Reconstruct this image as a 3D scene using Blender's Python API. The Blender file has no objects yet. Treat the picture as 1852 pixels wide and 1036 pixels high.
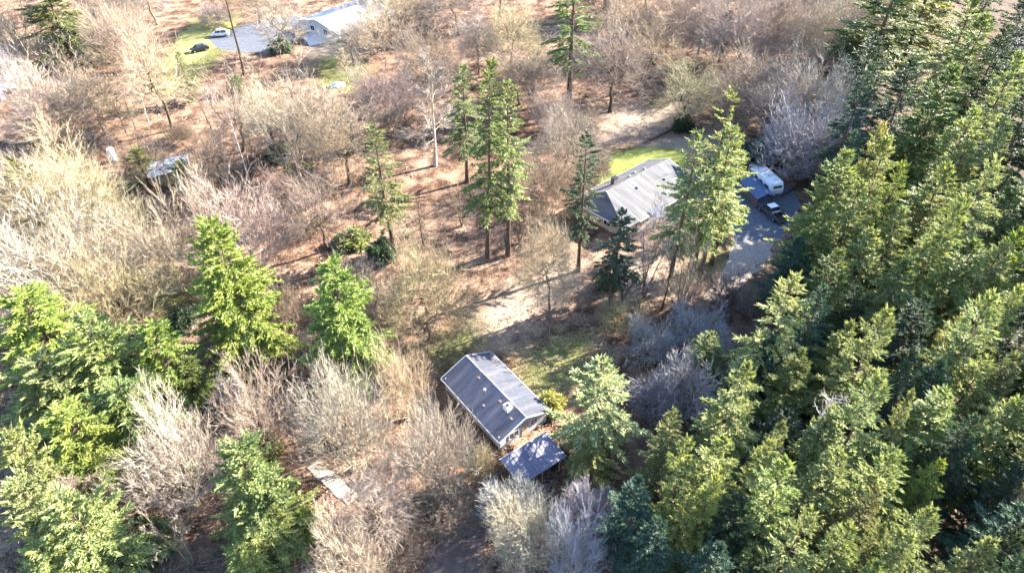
import bpy, bmesh, math, random
import numpy as np
from math import radians as R, sin, cos, pi
from mathutils import Vector, Matrix

random.seed(7)
rng = np.random.default_rng(11)
sc = bpy.context.scene
col = sc.collection

# ------------------------------------------------------------------ camera, sky, sun, exposure
CAM_H, PITCH, FPX = 64.0, R(40), 1235.0
cam_d = bpy.data.cameras.new("camera")
cam_d.sensor_width = 36.0
cam_d.lens = 36.0 * FPX / 1852.0
cam_d.clip_start = 0.5
cam_d.clip_end = 6000
cam = bpy.data.objects.new("camera", cam_d)
cam.location = (0, 0, CAM_H)
cam.rotation_euler = (pi / 2 - PITCH, 0, 0)
col.objects.link(cam)
sc.camera = cam

SUN_EL, SUN_AZ = R(26), R(27)          # azimuth measured from +X towards +Y
SDIR = Vector((cos(SUN_EL) * cos(SUN_AZ), cos(SUN_EL) * sin(SUN_AZ), sin(SUN_EL)))
w = bpy.data.worlds.new("World")
sc.world = w
w.use_nodes = True
wn = w.node_tree.nodes
bg = wn["Background"]
sky = wn.new("ShaderNodeTexSky")
sky.sky_type = 'NISHITA'
sky.sun_disc = False
sky.ozone_density = 3.0
sky.air_density = 1.0
sky.dust_density = 0.5
sky.sun_elevation = SUN_EL
sky.sun_rotation = pi / 2 - SUN_AZ
w.node_tree.links.new(sky.outputs[0], bg.inputs[0])
bg.inputs[1].default_value = 0.09

sun_d = bpy.data.lights.new("sun", 'SUN')
sun_d.energy = 5.0
sun_d.angle = R(0.5)
sun_d.color = (1.0, 0.93, 0.82)
sun = bpy.data.objects.new("sun", sun_d)
sun.rotation_euler = SDIR.to_track_quat('Z', 'Y').to_euler()
sun.location = SDIR * 150
col.objects.link(sun)

sc.view_settings.view_transform = 'Standard'
sc.view_settings.look = 'None'
sc.view_settings.exposure = 3.05
sc.view_settings.gamma = 1.0
sc.view_settings.use_curve_mapping = False
sc.cycles.max_bounces = 6
sc.cycles.diffuse_bounces = 2
sc.cycles.transmission_bounces = 3


def ray(x, y):
    a = (x - 926) / FPX
    b = -(y - 518) / FPX
    return a, cos(PITCH) + b * sin(PITCH), -sin(PITCH) + b * cos(PITCH)


def at(x, y, z=0.0):
    """where the sight line through a photograph pixel meets height z"""
    dx, dy, dz = ray(x, y)
    t = (z - CAM_H) / dz
    return Vector((dx * t, dy * t, z))


def depth(p):
    v = Vector(p) - Vector((0, 0, CAM_H))
    return v.y * cos(PITCH) - v.z * sin(PITCH)


def height_for(p, ytop):
    """height of the point above ground point p that is seen at picture row ytop"""
    k = -(ytop - 518) / FPX
    # v.up / v.fwd = k ; up = y sinP + z cosP ; fwd = y cosP - z sinP
    y = p.y
    zrel = y * (k * cos(PITCH) - sin(PITCH)) / (cos(PITCH) + k * sin(PITCH))
    return CAM_H + zrel


# ------------------------------------------------------------------ materials
def new_mat(name):
    m = bpy.data.materials.new(name)
    m.use_nodes = True
    nt = m.node_tree
    p = nt.nodes["Principled BSDF"]
    return m, nt, p


def ramp(nt, stops):
    r = nt.nodes.new("ShaderNodeValToRGB")
    e = r.color_ramp.elements
    while len(e) < len(stops):
        e.new(0.5)
    for q, (pos, c) in zip(e, stops):
        q.position = pos
        q.color = (*c, 1)
    return r


def noise(nt, scale, detail=6, rough=0.6, vec=None, dist=0.0):
    n = nt.nodes.new("ShaderNodeTexNoise")
    n.inputs["Scale"].default_value = scale
    n.inputs["Detail"].default_value = detail
    n.inputs["Roughness"].default_value = rough
    n.inputs["Distortion"].default_value = dist
    if vec is not None:
        nt.links.new(vec, n.inputs["Vector"])
    return n


def coords(nt, kind="Object"):
    return nt.nodes.new("ShaderNodeTexCoord").outputs[kind]


def mixc(nt, a, b, f, mode='MIX'):
    m = nt.nodes.new("ShaderNodeMix")
    m.data_type = 'RGBA'
    m.blend_type = mode
    for sock, v in ((m.inputs["A"], a), (m.inputs["B"], b), (m.inputs["Factor"], f)):
        pass
    ia, ib, fi = m.inputs[6], m.inputs[7], m.inputs[0]
    for s, v in ((ia, a), (ib, b), (fi, f)):
        if isinstance(v, (int, float)):
            s.default_value = v
        elif isinstance(v, tuple):
            s.default_value = (*v, 1)
        else:
            nt.links.new(v, s)
    return m.outputs[2]


def bump(nt, p, h, strength=0.5, dist=0.1):
    b = nt.nodes.new("ShaderNodeBump")
    b.inputs["Strength"].default_value = strength
    b.inputs["Distance"].default_value = dist
    nt.links.new(h, b.inputs["Height"])
    nt.links.new(b.outputs[0], p.inputs["Normal"])


def mat_plain(name, c, rough=0.7, var=0.25, scale=3.0, metal=0.0, spec=0.4, bumps=0.0):
    m, nt, p = new_mat(name)
    n = noise(nt, scale, 7, 0.65, coords(nt))
    lo = tuple(x * (1 - var) for x in c)
    hi = tuple(min(1, x * (1 + var)) for x in c)
    r = ramp(nt, [(0.3, lo), (0.7, hi)])
    nt.links.new(n.outputs[0], r.inputs[0])
    nt.links.new(r.outputs[0], p.inputs["Base Color"])
    p.inputs["Roughness"].default_value = rough
    p.inputs["Metallic"].default_value = metal
    p.inputs["Specular IOR Level"].default_value = spec
    if bumps:
        bump(nt, p, n.outputs[0], bumps, 0.03)
    return m


def mat_foliage():
    """needles and evergreen leaves: the tree's own colour, varied spray by spray"""
    m, nt, p = new_mat("evergreen_foliage")
    info = nt.nodes.new("ShaderNodeObjectInfo")
    geo = nt.nodes.new("ShaderNodeNewGeometry")
    rr = ramp(nt, [(0.0, (0.46, 0.52, 0.58)), (0.5, (1.0, 1.0, 1.0)), (1.0, (1.42, 1.36, 1.15))])
    nt.links.new(geo.outputs["Random Per Island"], rr.inputs[0])
    n = noise(nt, 0.55, 4, 0.6, coords(nt))
    r2 = ramp(nt, [(0.3, (0.76, 0.82, 0.88)), (0.7, (1.2, 1.16, 1.0))])
    nt.links.new(n.outputs[0], r2.inputs[0])
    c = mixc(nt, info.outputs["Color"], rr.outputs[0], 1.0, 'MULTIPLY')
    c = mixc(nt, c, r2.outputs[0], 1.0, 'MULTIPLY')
    nt.links.new(c, p.inputs["Base Color"])
    p.inputs["Roughness"].default_value = 0.55
    p.inputs["Specular IOR Level"].default_value = 0.3
    tr = nt.nodes.new("ShaderNodeBsdfTranslucent")
    ct = mixc(nt, c, (1.25, 1.18, 0.7), 1.0, 'MULTIPLY')
    nt.links.new(ct, tr.inputs[0])
    mx = nt.nodes.new("ShaderNodeMixShader")
    mx.inputs[0].default_value = 0.25
    nt.links.new(p.outputs[0], mx.inputs[1])
    nt.links.new(tr.outputs[0], mx.inputs[2])
    nt.links.new(mx.outputs[0], nt.nodes["Material Output"].inputs[0])
    return m


def mat_twig(name="bare_twigs"):
    m, nt, p = new_mat(name)
    info = nt.nodes.new("ShaderNodeObjectInfo")
    geo = nt.nodes.new("ShaderNodeNewGeometry")
    rr = ramp(nt, [(0.0, (0.62, 0.58, 0.55)), (0.6, (1.0, 1.0, 1.0)), (1.0, (1.35, 1.32, 1.28))])
    nt.links.new(geo.outputs["Random Per Island"], rr.inputs[0])
    c = mixc(nt, info.outputs["Color"], rr.outputs[0], 1.0, 'MULTIPLY')
    nt.links.new(c, p.inputs["Base Color"])
    p.inputs["Roughness"].default_value = 0.8
    p.inputs["Specular IOR Level"].default_value = 0.2
    return m


def mat_bark(name, c1, c2, moss=(0.16, 0.15, 0.035), amt=0.5):
    m, nt, p = new_mat(name)
    co = coords(nt)
    mp = nt.nodes.new("ShaderNodeMapping")
    mp.inputs["Scale"].default_value = (3, 3, 0.6)
    nt.links.new(co, mp.inputs[0])
    n = noise(nt, 2.2, 8, 0.7, mp.outputs[0])
    r = ramp(nt, [(0.3, c1), (0.7, c2)])
    nt.links.new(n.outputs[0], r.inputs[0])
    n2 = noise(nt, 0.9, 4, 0.6, co)
    r2 = ramp(nt, [(0.62 - 0.25 * amt, (0, 0, 0)), (0.75, (1, 1, 1))])
    nt.links.new(n2.outputs[0], r2.inputs[0])
    c = mixc(nt, r.outputs[0], moss, r2.outputs[0])
    nt.links.new(c, p.inputs["Base Color"])
    p.inputs["Roughness"].default_value = 0.9
    p.inputs["Specular IOR Level"].default_value = 0.15
    bump(nt, p, n.outputs[0], 0.6, 0.05)
    return m


def mat_ground():
    m, nt, p = new_mat("forest_floor")
    co = coords(nt, "Object")
    big = noise(nt, 0.045, 5, 0.6, co, 0.4)
    mid = noise(nt, 0.32, 8, 0.68, co, 0.3)
    fine = noise(nt, 3.2, 8, 0.75, co)
    r1 = ramp(nt, [(0.34, (0.040, 0.028, 0.022)), (0.45, (0.100, 0.064, 0.048)), (0.56, (0.245, 0.168, 0.122)), (0.74, (0.37, 0.28, 0.21))])
    nt.links.new(mid.outputs[0], r1.inputs[0])
    r2 = ramp(nt, [(0.35, (0.85, 0.72, 0.64)), (0.65, (1.12, 1.08, 1.02))])
    nt.links.new(big.outputs[0], r2.inputs[0])
    c = mixc(nt, r1.outputs[0], r2.outputs[0], 1.0, 'MULTIPLY')
    r3 = ramp(nt, [(0.36, (0.34, 0.31, 0.30)), (0.5, (1, 1, 1)), (0.68, (1.5, 1.45, 1.36))])
    nt.links.new(fine.outputs[0], r3.inputs[0])
    c = mixc(nt, c, r3.outputs[0], 1.0, 'MULTIPLY')
    # dry grass and moss where the vertex layer says so, broken up by noise
    at_ = nt.nodes.new("ShaderNodeAttribute")
    at_.attribute_name = "cover"
    sep = nt.nodes.new("ShaderNodeSeparateColor")
    nt.links.new(at_.outputs["Color"], sep.inputs[0])
    n4 = noise(nt, 0.9, 7, 0.7, co)
    rg = ramp(nt, [(0.3, (0.07, 0.078, 0.028)), (0.55, (0.145, 0.145, 0.050)), (0.75, (0.24, 0.20, 0.10))])
    nt.links.new(n4.outputs[0], rg.inputs[0])
    rg2 = mixc(nt, rg.outputs[0], r3.outputs[0], 1.0, 'MULTIPLY')
    ma = nt.nodes.new("ShaderNodeMath")
    ma.operation = 'MULTIPLY_ADD'
    nt.links.new(mid.outputs[0], ma.inputs[0])
    ma.inputs[1].default_value = 1.6
    ma.inputs[2].default_value = -0.8
    ad = nt.nodes.new("ShaderNodeMath")
    ad.operation = 'ADD'
    ad.use_clamp = True
    nt.links.new(ma.outputs[0], ad.inputs[0])
    nt.links.new(sep.outputs[0], ad.inputs[1])
    gm = nt.nodes.new("ShaderNodeMath")
    gm.operation = 'MULTIPLY'
    nt.links.new(ad.outputs[0], gm.inputs[0])
    nt.links.new(sep.outputs[0], gm.inputs[1])
    c = mixc(nt, c, rg2, gm.outputs[0])
    # bare humus under the conifers
    rd = ramp(nt, [(0.3, (0.055, 0.038, 0.028)), (0.7, (0.15, 0.10, 0.07))])
    nt.links.new(mid.outputs[0], rd.inputs[0])
    c = mixc(nt, c, rd.outputs[0], sep.outputs[1])
    # pale bare dirt
    rp = ramp(nt, [(0.3, (0.24, 0.185, 0.14)), (0.7, (0.42, 0.335, 0.26))])
    nt.links.new(fine.outputs[0], rp.inputs[0])
    c = mixc(nt, c, rp.outputs[0], sep.outputs[2])
    nt.links.new(c, p.inputs["Base Color"])
    p.inputs["Roughness"].default_value = 0.95
    p.inputs["Specular IOR Level"].default_value = 0.1
    bump(nt, p, fine.outputs[0], 0.9, 0.12)
    return m


def mat_lawn(name, a, b, d):
    m, nt, p = new_mat(name)
    co = coords(nt)
    n = noise(nt, 0.35, 8, 0.7, co)
    f = noise(nt, 5, 6, 0.7, co)
    r = ramp(nt, [(0.3, a), (0.5, b), (0.72, d)])
    nt.links.new(n.outputs[0], r.inputs[0])
    r3 = ramp(nt, [(0.3, (0.6, 0.6, 0.6)), (0.7, (1.25, 1.25, 1.25))])
    nt.links.new(f.outputs[0], r3.inputs[0])
    lv = noise(nt, 0.8, 9, 0.78, co, 0.6)
    rl = ramp(nt, [(0.54, (0, 0, 0)), (0.66, (0.85, 0.85, 0.85))])
    nt.links.new(lv.outputs[0], rl.inputs[0])
    c = mixc(nt, r.outputs[0], (0.19, 0.135, 0.085), rl.outputs[0])
    nt.links.new(mixc(nt, c, r3.outputs[0], 1.0, 'MULTIPLY'), p.inputs["Base Color"])
    p.inputs["Roughness"].default_value = 0.9
    p.inputs["Specular IOR Level"].default_value = 0.1
    bump(nt, p, f.outputs[0], 0.8, 0.06)
    return m


def mat_roof(name, base, streak, moss, scale=1.0, amt=0.5, rough=0.85):
    """shingles: fine courses in relief, streaks running down the slope, patches of moss and needles"""
    m, nt, p = new_mat(name)
    co = coords(nt, "Object")
    mp = nt.nodes.new("ShaderNodeMapping")
    mp.inputs["Scale"].default_value = (1.3, 0.16, 0.16)
    nt.links.new(co, mp.inputs[0])
    s = noise(nt, 1.0 * scale, 5, 0.6, mp.outputs[0])
    r = ramp(nt, [(0.32, tuple(x * 0.6 for x in base)), (0.5, base), (0.68, streak)])
    nt.links.new(s.outputs[0], r.inputs[0])
    n = noise(nt, 1.1, 8, 0.72, co)
    rm = ramp(nt, [(0.62 - 0.2 * amt, (0, 0, 0)), (0.8, (1, 1, 1))])
    nt.links.new(n.outputs[0], rm.inputs[0])
    c = mixc(nt, r.outputs[0], moss, rm.outputs[0])
    f = noise(nt, 9, 6, 0.8, co)
    rf = ramp(nt, [(0.3, (0.7, 0.7, 0.7)), (0.7, (1.25, 1.25, 1.25))])
    nt.links.new(f.outputs[0], rf.inputs[0])
    nt.links.new(mixc(nt, c, rf.outputs[0], 1.0, 'MULTIPLY'), p.inputs["Base Color"])
    p.inputs["Roughness"].default_value = rough
    p.inputs["Specular IOR Level"].default_value = 0.3
    wv = nt.nodes.new("ShaderNodeTexWave")
    wv.wave_type = 'BANDS'
    wv.bands_direction = 'Y'
    wv.wave_profile = 'SAW'
    wv.inputs["Scale"].default_value = 1.2
    nt.links.new(co, wv.inputs[0])
    bump(nt, p, wv.outputs[0], 0.4, 0.03)
    return m


def mat_glass(name="window_glass"):
    m, nt, p = new_mat(name)
    n = noise(nt, 1.5, 3, 0.5, coords(nt))
    r = ramp(nt, [(0.3, (0.012, 0.016, 0.02)), (0.7, (0.03, 0.036, 0.042))])
    nt.links.new(n.outputs[0], r.inputs[0])
    nt.links.new(r.outputs[0], p.inputs["Base Color"])
    p.inputs["Roughness"].default_value = 0.08
    return m


M = dict(
    foliage=mat_foliage(), twig=mat_twig(),
    bark_fir=mat_bark("fir_bark", (0.05, 0.035, 0.025), (0.15, 0.11, 0.08), amt=0.1),
    bark_mossy=mat_bark("mossy_bark", (0.09, 0.065, 0.045), (0.24, 0.19, 0.14), (0.20, 0.17, 0.05), 0.6),
    bark_pale=mat_bark("pale_bark", (0.30, 0.24, 0.18), (0.55, 0.46, 0.36), (0.26, 0.22, 0.08), 0.3),
    bark_white=mat_bark("white_bark", (0.45, 0.40, 0.36), (0.72, 0.68, 0.63), (0.3, 0.27, 0.2), 0.1),
    bark_dark=mat_bark("dark_bark", (0.035, 0.025, 0.02), (0.11, 0.08, 0.055), (0.12, 0.10, 0.03), 0.4),
    ground=mat_ground(),
    lawn=mat_lawn("green_lawn", (0.095, 0.105, 0.035), (0.165, 0.19, 0.045), (0.22, 0.225, 0.075)),
    lawn_dry=mat_lawn("yellow_lawn", (0.15, 0.15, 0.055), (0.24, 0.23, 0.080), (0.30, 0.26, 0.14)),
    asphalt=mat_plain("asphalt", (0.085, 0.092, 0.112), 0.85, 0.3, 1.2, bumps=0.3),
    gravel=mat_plain("pale_gravel", (0.25, 0.21, 0.18), 0.9, 0.35, 2.5, bumps=0.6),
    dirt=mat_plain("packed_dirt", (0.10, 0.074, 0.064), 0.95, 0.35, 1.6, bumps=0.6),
    concrete=mat_plain("pale_concrete", (0.60, 0.49, 0.37), 0.85, 0.18, 2.0, bumps=0.3),
    concrete_white=mat_plain('white_concrete', (0.55, 0.54, 0.52), 0.85, 0.15, 0.8, bumps=0.2),
    roof_shade_lift=mat_roof("shade_lifted_shingles", (0.15, 0.155, 0.19), (0.28, 0.25, 0.25), (0.30, 0.185, 0.14), 0.75, 0.5),  # cabin slope away from the sun, colour lightened against its shade
    roof_tree_shade=mat_roof("tree_shaded_shingles", (0.046, 0.052, 0.072), (0.082, 0.086, 0.10), (0.11, 0.085, 0.07), 0.8, 0.55),  # cabin slope facing the sun, tree shade put into its darker colour
    roof_shed=mat_roof("shed_roofing", (0.15, 0.15, 0.205), (0.23, 0.21, 0.25), (0.28, 0.24, 0.24), 0.6, 0.3),
    roof_pale=mat_roof("pale_shingles", (0.098, 0.098, 0.102), (0.135, 0.133, 0.135), (0.045, 0.042, 0.040), 0.7, 0.3),
    roof_blue_shade=mat_roof('blue_shaded_roofing', (0.16, 0.19, 0.25), (0.34, 0.37, 0.42), (0.12, 0.13, 0.15), 0.9, 0.2, 0.6),  # far house's shaded slope: blue shade and light streaks put into the colour
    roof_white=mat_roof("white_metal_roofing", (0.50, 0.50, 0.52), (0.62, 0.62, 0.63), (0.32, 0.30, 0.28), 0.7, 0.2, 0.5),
    white=mat_plain("white_paint", (0.76, 0.77, 0.78), 0.5, 0.06, 2.0),
    trim=mat_plain("white_trim", (0.70, 0.71, 0.73), 0.6, 0.08, 3.0),
    siding=mat_plain("pale_siding", (0.40, 0.42, 0.46), 0.7, 0.1, 2.5),
    tan=mat_plain("tan_siding", (0.42, 0.33, 0.24), 0.75, 0.15, 2.5),
    brownwall=mat_plain("brown_boards", (0.36, 0.17, 0.08), 0.75, 0.2, 2.5),
    darkwall=mat_plain("dark_boards", (0.10, 0.08, 0.07), 0.8, 0.2, 2.5),
    blue_and_shade=mat_plain("blue_paint_and_shade", (0.055, 0.085, 0.165), 0.6, 0.25, 1.5, 0.0),  # blue shade put into shed and porch roof colour; plain paint on the stripe
    glass=mat_glass(),
    rubber=mat_plain("black_rubber", (0.02, 0.02, 0.02), 0.85, 0.2, 5),
    steel=mat_plain("dull_steel", (0.38, 0.39, 0.40), 0.4, 0.15, 4, 0.8),
    black=mat_plain("black_paint", (0.02, 0.021, 0.026), 0.35, 0.2, 3),
    darkcar=mat_plain("dark_grey_paint", (0.07, 0.075, 0.085), 0.35, 0.15, 3),
    paleblue=mat_plain("faded_blue_hull", (0.36, 0.42, 0.48), 0.5, 0.15, 2),
    tarp=mat_plain("pale_tarp", (0.60, 0.70, 0.66), 0.6, 0.12, 4, bumps=0.4),
    red=mat_plain("red_lens", (0.45, 0.02, 0.02), 0.3, 0.1, 3),
    lamp=mat_plain("clear_lens", (0.75, 0.76, 0.78), 0.2, 0.05, 3),
)


# ------------------------------------------------------------------ helpers
def tag(o, label=None, cat=None, group=None, kind=None):
    if label: o['label'] = label
    if cat: o['category'] = cat
    if group: o['group'] = group
    if kind: o['kind'] = kind
    return o


def empty(name, loc, rz=0.0, label=None, cat=None, group=None):
    o = bpy.data.objects.new(name, None)
    o.empty_display_size = 0.3
    o.location = loc
    o.rotation_euler = (0, 0, rz)
    col.objects.link(o)
    return tag(o, label, cat, group)


def link(name, me, mat=None, parent=None):
    if mat is not None and not me.materials:
        me.materials.append(mat)
    o = bpy.data.objects.new(name, me)
    col.objects.link(o)
    if parent is not None:
        o.parent = parent
    return o


def tri_mesh(name, V, F, smooth=False):
    V = np.asarray(V, np.float32).reshape(-1, 3)
    F = np.asarray(F, np.int32).reshape(-1, 3)
    me = bpy.data.meshes.new(name)
    me.vertices.add(len(V))
    me.vertices.foreach_set("co", V.ravel())
    me.loops.add(len(F) * 3)
    me.loops.foreach_set("vertex_index", F.ravel())
    me.polygons.add(len(F))
    me.polygons.foreach_set("loop_start", np.arange(0, len(F) * 3, 3, dtype=np.int32))
    me.polygons.foreach_set("use_smooth", np.full(len(F), smooth, bool))
    me.update(calc_edges=True)
    return me


class Tris:
    def __init__(self):
        self.V, self.F, self.n = [], [], 0

    def add(self, V, F):
        V = np.asarray(V).reshape(-1, 3)
        self.V.append(V)
        self.F.append(np.asarray(F).reshape(-1, 3) + self.n)
        self.n += len(V)

    def mesh(self, name, smooth=False):
        return tri_mesh(name, np.concatenate(self.V), np.concatenate(self.F), smooth)


def norm(a):
    return a / np.maximum(np.linalg.norm(a, axis=-1, keepdims=True), 1e-9)


def frames(d):
    ref = np.where(np.abs(d[..., 2:3]) > 0.9, np.array([1.0, 0, 0]), np.array([0, 0, 1.0]))
    s = norm(np.cross(d, ref))
    return s, np.cross(s, d)


def tubes(P, Rr, sides=5):
    """P (N,K,3) centre lines, Rr (N,K) radii"""
    N, K, _ = P.shape
    d = norm(np.gradient(P, axis=1))
    s, u = frames(norm(P[:, -1] - P[:, 0]))
    a = np.arange(sides) / sides * 2 * pi
    ring = s[:, None, None, :] * np.cos(a)[None, None, :, None] + u[:, None, None, :] * np.sin(a)[None, None, :, None]
    V = P[:, :, None, :] + ring * Rr[:, :, None, None]
    i = np.arange(N)[:, None, None] * K * sides
    k = np.arange(K - 1)[None, :, None] * sides
    q = np.arange(sides)[None, None, :]
    a0 = i + k + q
    a1 = i + k + (q + 1) % sides
    F = np.stack([np.stack([a0, a1, a1 + sides], -1), np.stack([a0, a1 + sides, a0 + sides], -1)], -2)
    return V.reshape(-1, 3), F.reshape(-1, 3)


def spikes(A, B, r):
    """three sided needles from A to B"""
    N = len(A)
    s, u = frames(norm(B - A))
    a = rng.random(N) * 6.28
    V = np.empty((N, 4, 3))
    for k in range(3):
        V[:, k] = A + (s * np.cos(a + k * 2.094)[:, None] + u * np.sin(a + k * 2.094)[:, None]) * r[:, None]
    V[:, 3] = B
    i = np.arange(N)[:, None] * 4
    F = np.stack([i + np.array([0, 1, 3]), i + np.array([1, 2, 3]), i + np.array([2, 0, 3])], 1)
    return V.reshape(-1, 3), F.reshape(-1, 3)


def sprays(A, B, wdt, flat=0.45, mid=0.4):
    """needle sprays: flat diamonds with a keel, pointed at both ends"""
    N = len(A)
    d = norm(B - A)
    s, u = frames(d)
    a = rng.normal(0, 0.5, N)
    s2 = s * np.cos(a)[:, None] + u * np.sin(a)[:, None]
    u2 = np.cross(s2, d)
    Mp = A + (B - A) * mid
    V = np.empty((N, 5, 3))
    V[:, 0] = A
    V[:, 1] = Mp + s2 * wdt[:, None]
    V[:, 2] = Mp - u2 * (wdt * flat)[:, None]
    V[:, 3] = Mp - s2 * wdt[:, None]
    V[:, 4] = B
    i = np.arange(N)[:, None] * 5
    F = np.stack([i + np.array(t) for t in ((0, 1, 2), (0, 2, 3), (4, 2, 1), (4, 3, 2))], 1)
    return V.reshape(-1, 3), F.reshape(-1, 3)


# ------------------------------------------------------------------ tree prototypes (meshes shared by many trees)
def conifer(seed, H, Rm, zb, per_m=11, droop=0.28, top_up=0.7, power=0.8, ragged=0.35, spray=1.0, flop=0.0, dead=0):
    global rng
    rng = np.random.default_rng(seed)
    tr = Tris()
    K = 9
    zz = np.linspace(0, H * 0.985, K)
    wob = np.cumsum(rng.normal(0, 0.05, (K, 2)), 0)
    wob[0] = 0
    P = np.column_stack([wob, zz])[None]
    r0 = 0.0095 * H + 0.06
    rad = (r0 * (1 - zz / H) ** 0.85 + 0.015)[None]
    rad[0, 0] *= 1.35
    tr.add(*tubes(P, rad, 7))
    n = int((H - zb) * per_m)
    z = zb + (H - zb - 0.2) * rng.random(n) ** 0.92
    z = np.round(z / 0.42) * 0.42 + rng.normal(0, 0.07, n)
    z = np.clip(z, zb, H - 0.15)
    t = (z - zb) / (H - zb)
    az = rng.random(n) * 2 * pi
    lob = 1 + ragged * 0.55 * np.sin(az * 3 + z * 0.9 + seed) + ragged * 0.4 * np.sin(az * 2 - z * 1.7 + 2 * seed)
    L = Rm * (1 - t) ** power * np.minimum(1, 0.45 + t * 3.2) * (1 - ragged * 0.9 * rng.random(n) ** 1.6) * lob + 0.22
    el = np.interp(t, [0, 0.35, 0.8, 1], [-0.25 - flop, 0.0 - flop, 0.35, 0.35 + top_up]) + rng.normal(0, 0.12, n)
    cx = np.interp(z, zz, wob[:, 0])
    cy = np.interp(z, zz, wob[:, 1])
    hd = np.column_stack([np.cos(az), np.sin(az), np.zeros(n)])
    base = np.column_stack([cx, cy, z])
    dr = droop * (1 - 0.7 * t)

    def bp(i, s):
        Ls = L[i] * s
        out = hd[i] * (Ls * np.cos(el[i]))[:, None]
        up = L[i] * (np.sin(el[i]) * s - dr[i] * s ** 2 + 0.55 * dr[i] * s ** 3)
        q = base[i] + out
        q[:, 2] += up
        return q
    ii = np.arange(n)
    ks = np.linspace(0, 0.92, 4)
    BP = np.stack([bp(ii, np.full(n, s)) for s in ks], 1)
    br = np.linspace(1, 0.2, 4)[None] * (0.012 + 0.010 * L)[:, None]
    tr.add(*tubes(BP, br, 3))
    if dead:
        m_ = dead
        zd = rng.uniform(zb * 0.25, zb, m_)
        ad = rng.random(m_) * 6.28
        ld = rng.uniform(0.5, 2.2, m_)
        A = np.column_stack([np.interp(zd, zz, wob[:, 0]), np.interp(zd, zz, wob[:, 1]), zd])
        B = A + np.column_stack([np.cos(ad) * ld, np.sin(ad) * ld, rng.uniform(-0.5, 0.15, m_) * ld])
        tr.add(*spikes(A, B, np.full(m_, 0.035)))
    cr = Tris()
    cnt = np.maximum(6, (8 + L * 10.0)).astype(int)
    bi = np.repeat(ii, cnt)
    s = 0.18 + 0.82 * rng.random(len(bi)) ** 0.75
    A = bp(bi, s)
    A2 = bp(bi, np.minimum(s + 0.06, 1.1))
    tang = norm(A2 - A)
    side = np.cross(tang, np.array([0, 0, 1.0]))
    side = norm(side)
    sg = rng.choice([-1, 1], len(bi))
    ang = rng.uniform(0.30, 0.85, len(bi))
    ang[s > 0.93] *= 0.35
    d = tang * np.cos(ang)[:, None] + side * (sg * np.sin(ang))[:, None]
    d[:, 2] += rng.normal(0.02 - flop * 0.4, 0.16, len(bi))
    d = norm(d)
    ln = (0.30 + 0.17 * L[bi] * (1.08 - s)) * rng.uniform(0.6, 1.15, len(bi)) * spray
    B = A + d * ln[:, None]
    B[:, 2] -= 0.10 * ln + flop * 0.3 * ln
    cr.add(*sprays(A, B, (0.045 + 0.050 * ln) * spray ** 0.5))
    for k in range(2):
        f = rng.uniform(0.25, 0.85, len(bi))
        C = A + (B - A) * f[:, None]
        sd = norm(np.cross(d, np.array([0, 0, 1.0])))
        d2 = norm(d * 0.7 + sd * (rng.choice([-1, 1], len(bi)) * rng.uniform(0.4, 0.9, len(bi)))[:, None]
                  + np.array([0, 0, 1.0]) * rng.normal(0.0 - flop * 0.5, 0.22, len(bi))[:, None])
        l2 = ln * rng.uniform(0.45, 0.75, len(bi)) + 0.1
        cr.add(*sprays(C, C + d2 * l2[:, None], (0.045 + 0.045 * l2) * spray ** 0.5))
    # every limb ends in a pointed spray
    A = bp(ii, np.full(n, 0.90))
    tp = norm(bp(ii, np.full(n, 1.0)) - A)
    for k in range(3):
        d3 = norm(tp + rng.normal(0, 0.16 + 0.1 * k, (n, 3)))
        cr.add(*sprays(A, A + d3 * (rng.uniform(0.45, 0.85, n) + 0.06 * L)[:, None] * spray, np.full(n, 0.10)))
    # leader
    A = np.array([[wob[-1, 0], wob[-1, 1], H - 0.9]])
    cr.add(*sprays(A, A + np.array([[0, 0, 0.95]]), np.array([0.13])))
    tm = tr.mesh("fir_trunk", True)
    tm.materials.append(M['bark_fir'])
    cm = cr.mesh("fir_crown")
    cm.materials.append(M['foliage'])
    return dict(t=tm, c=cm, H=H, R=Rm)


def curve_pts(P0, d0, L, up, jit, K):
    """bent branches: quadratic curve turning upwards"""
    N = len(P0)
    d1 = norm(d0 + np.array([0, 0, 1.0]) * up + rng.normal(0, jit, (N, 3)))
    s = np.linspace(0, 1, K)[None, :, None]
    a = P0[:, None]
    m = a + d0[:, None] * (L * 0.5)[:, None, None]
    e = m + d1[:, None] * (L * 0.5)[:, None, None]
    return (1 - s) ** 2 * a + 2 * s * (1 - s) * m + s ** 2 * e


def on_curve(P, i, t):
    K = P.shape[1]
    x = t * (K - 1)
    k = np.minimum(x.astype(int), K - 2)
    f = (x - k)[:, None]
    a, b = P[i, k], P[i, k + 1]
    return a + (b - a) * f, norm(b - a)


def kids(P, L, n, t0, t1, ang0, ang1, ratio, taper, up, jit, K, rad=0.0, cz=0.0):
    N = len(P)
    i = np.repeat(np.arange(N), n)
    t = (np.tile((np.arange(n) + 0.5) / n, N) + rng.uniform(-0.45, 0.45, N * n) / n)
    t = t0 + (t1 - t0) * np.clip(t, 0, 1)
    p, tg = on_curve(P, i, t)
    s, u = frames(tg)
    a = rng.random(len(i)) * 6.28
    an = rng.uniform(ang0, ang1, len(i))
    d = tg * np.cos(an)[:, None] + (s * np.cos(a)[:, None] + u * np.sin(a)[:, None]) * np.sin(an)[:, None]
    if rad:
        d = norm(d + rad * norm(p - np.array([0, 0, cz])))
    l = L[i] * ratio * (1 - taper * t) * rng.uniform(0.65, 1.25, len(i))
    return curve_pts(p, norm(d), l, up, jit, K), l


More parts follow.
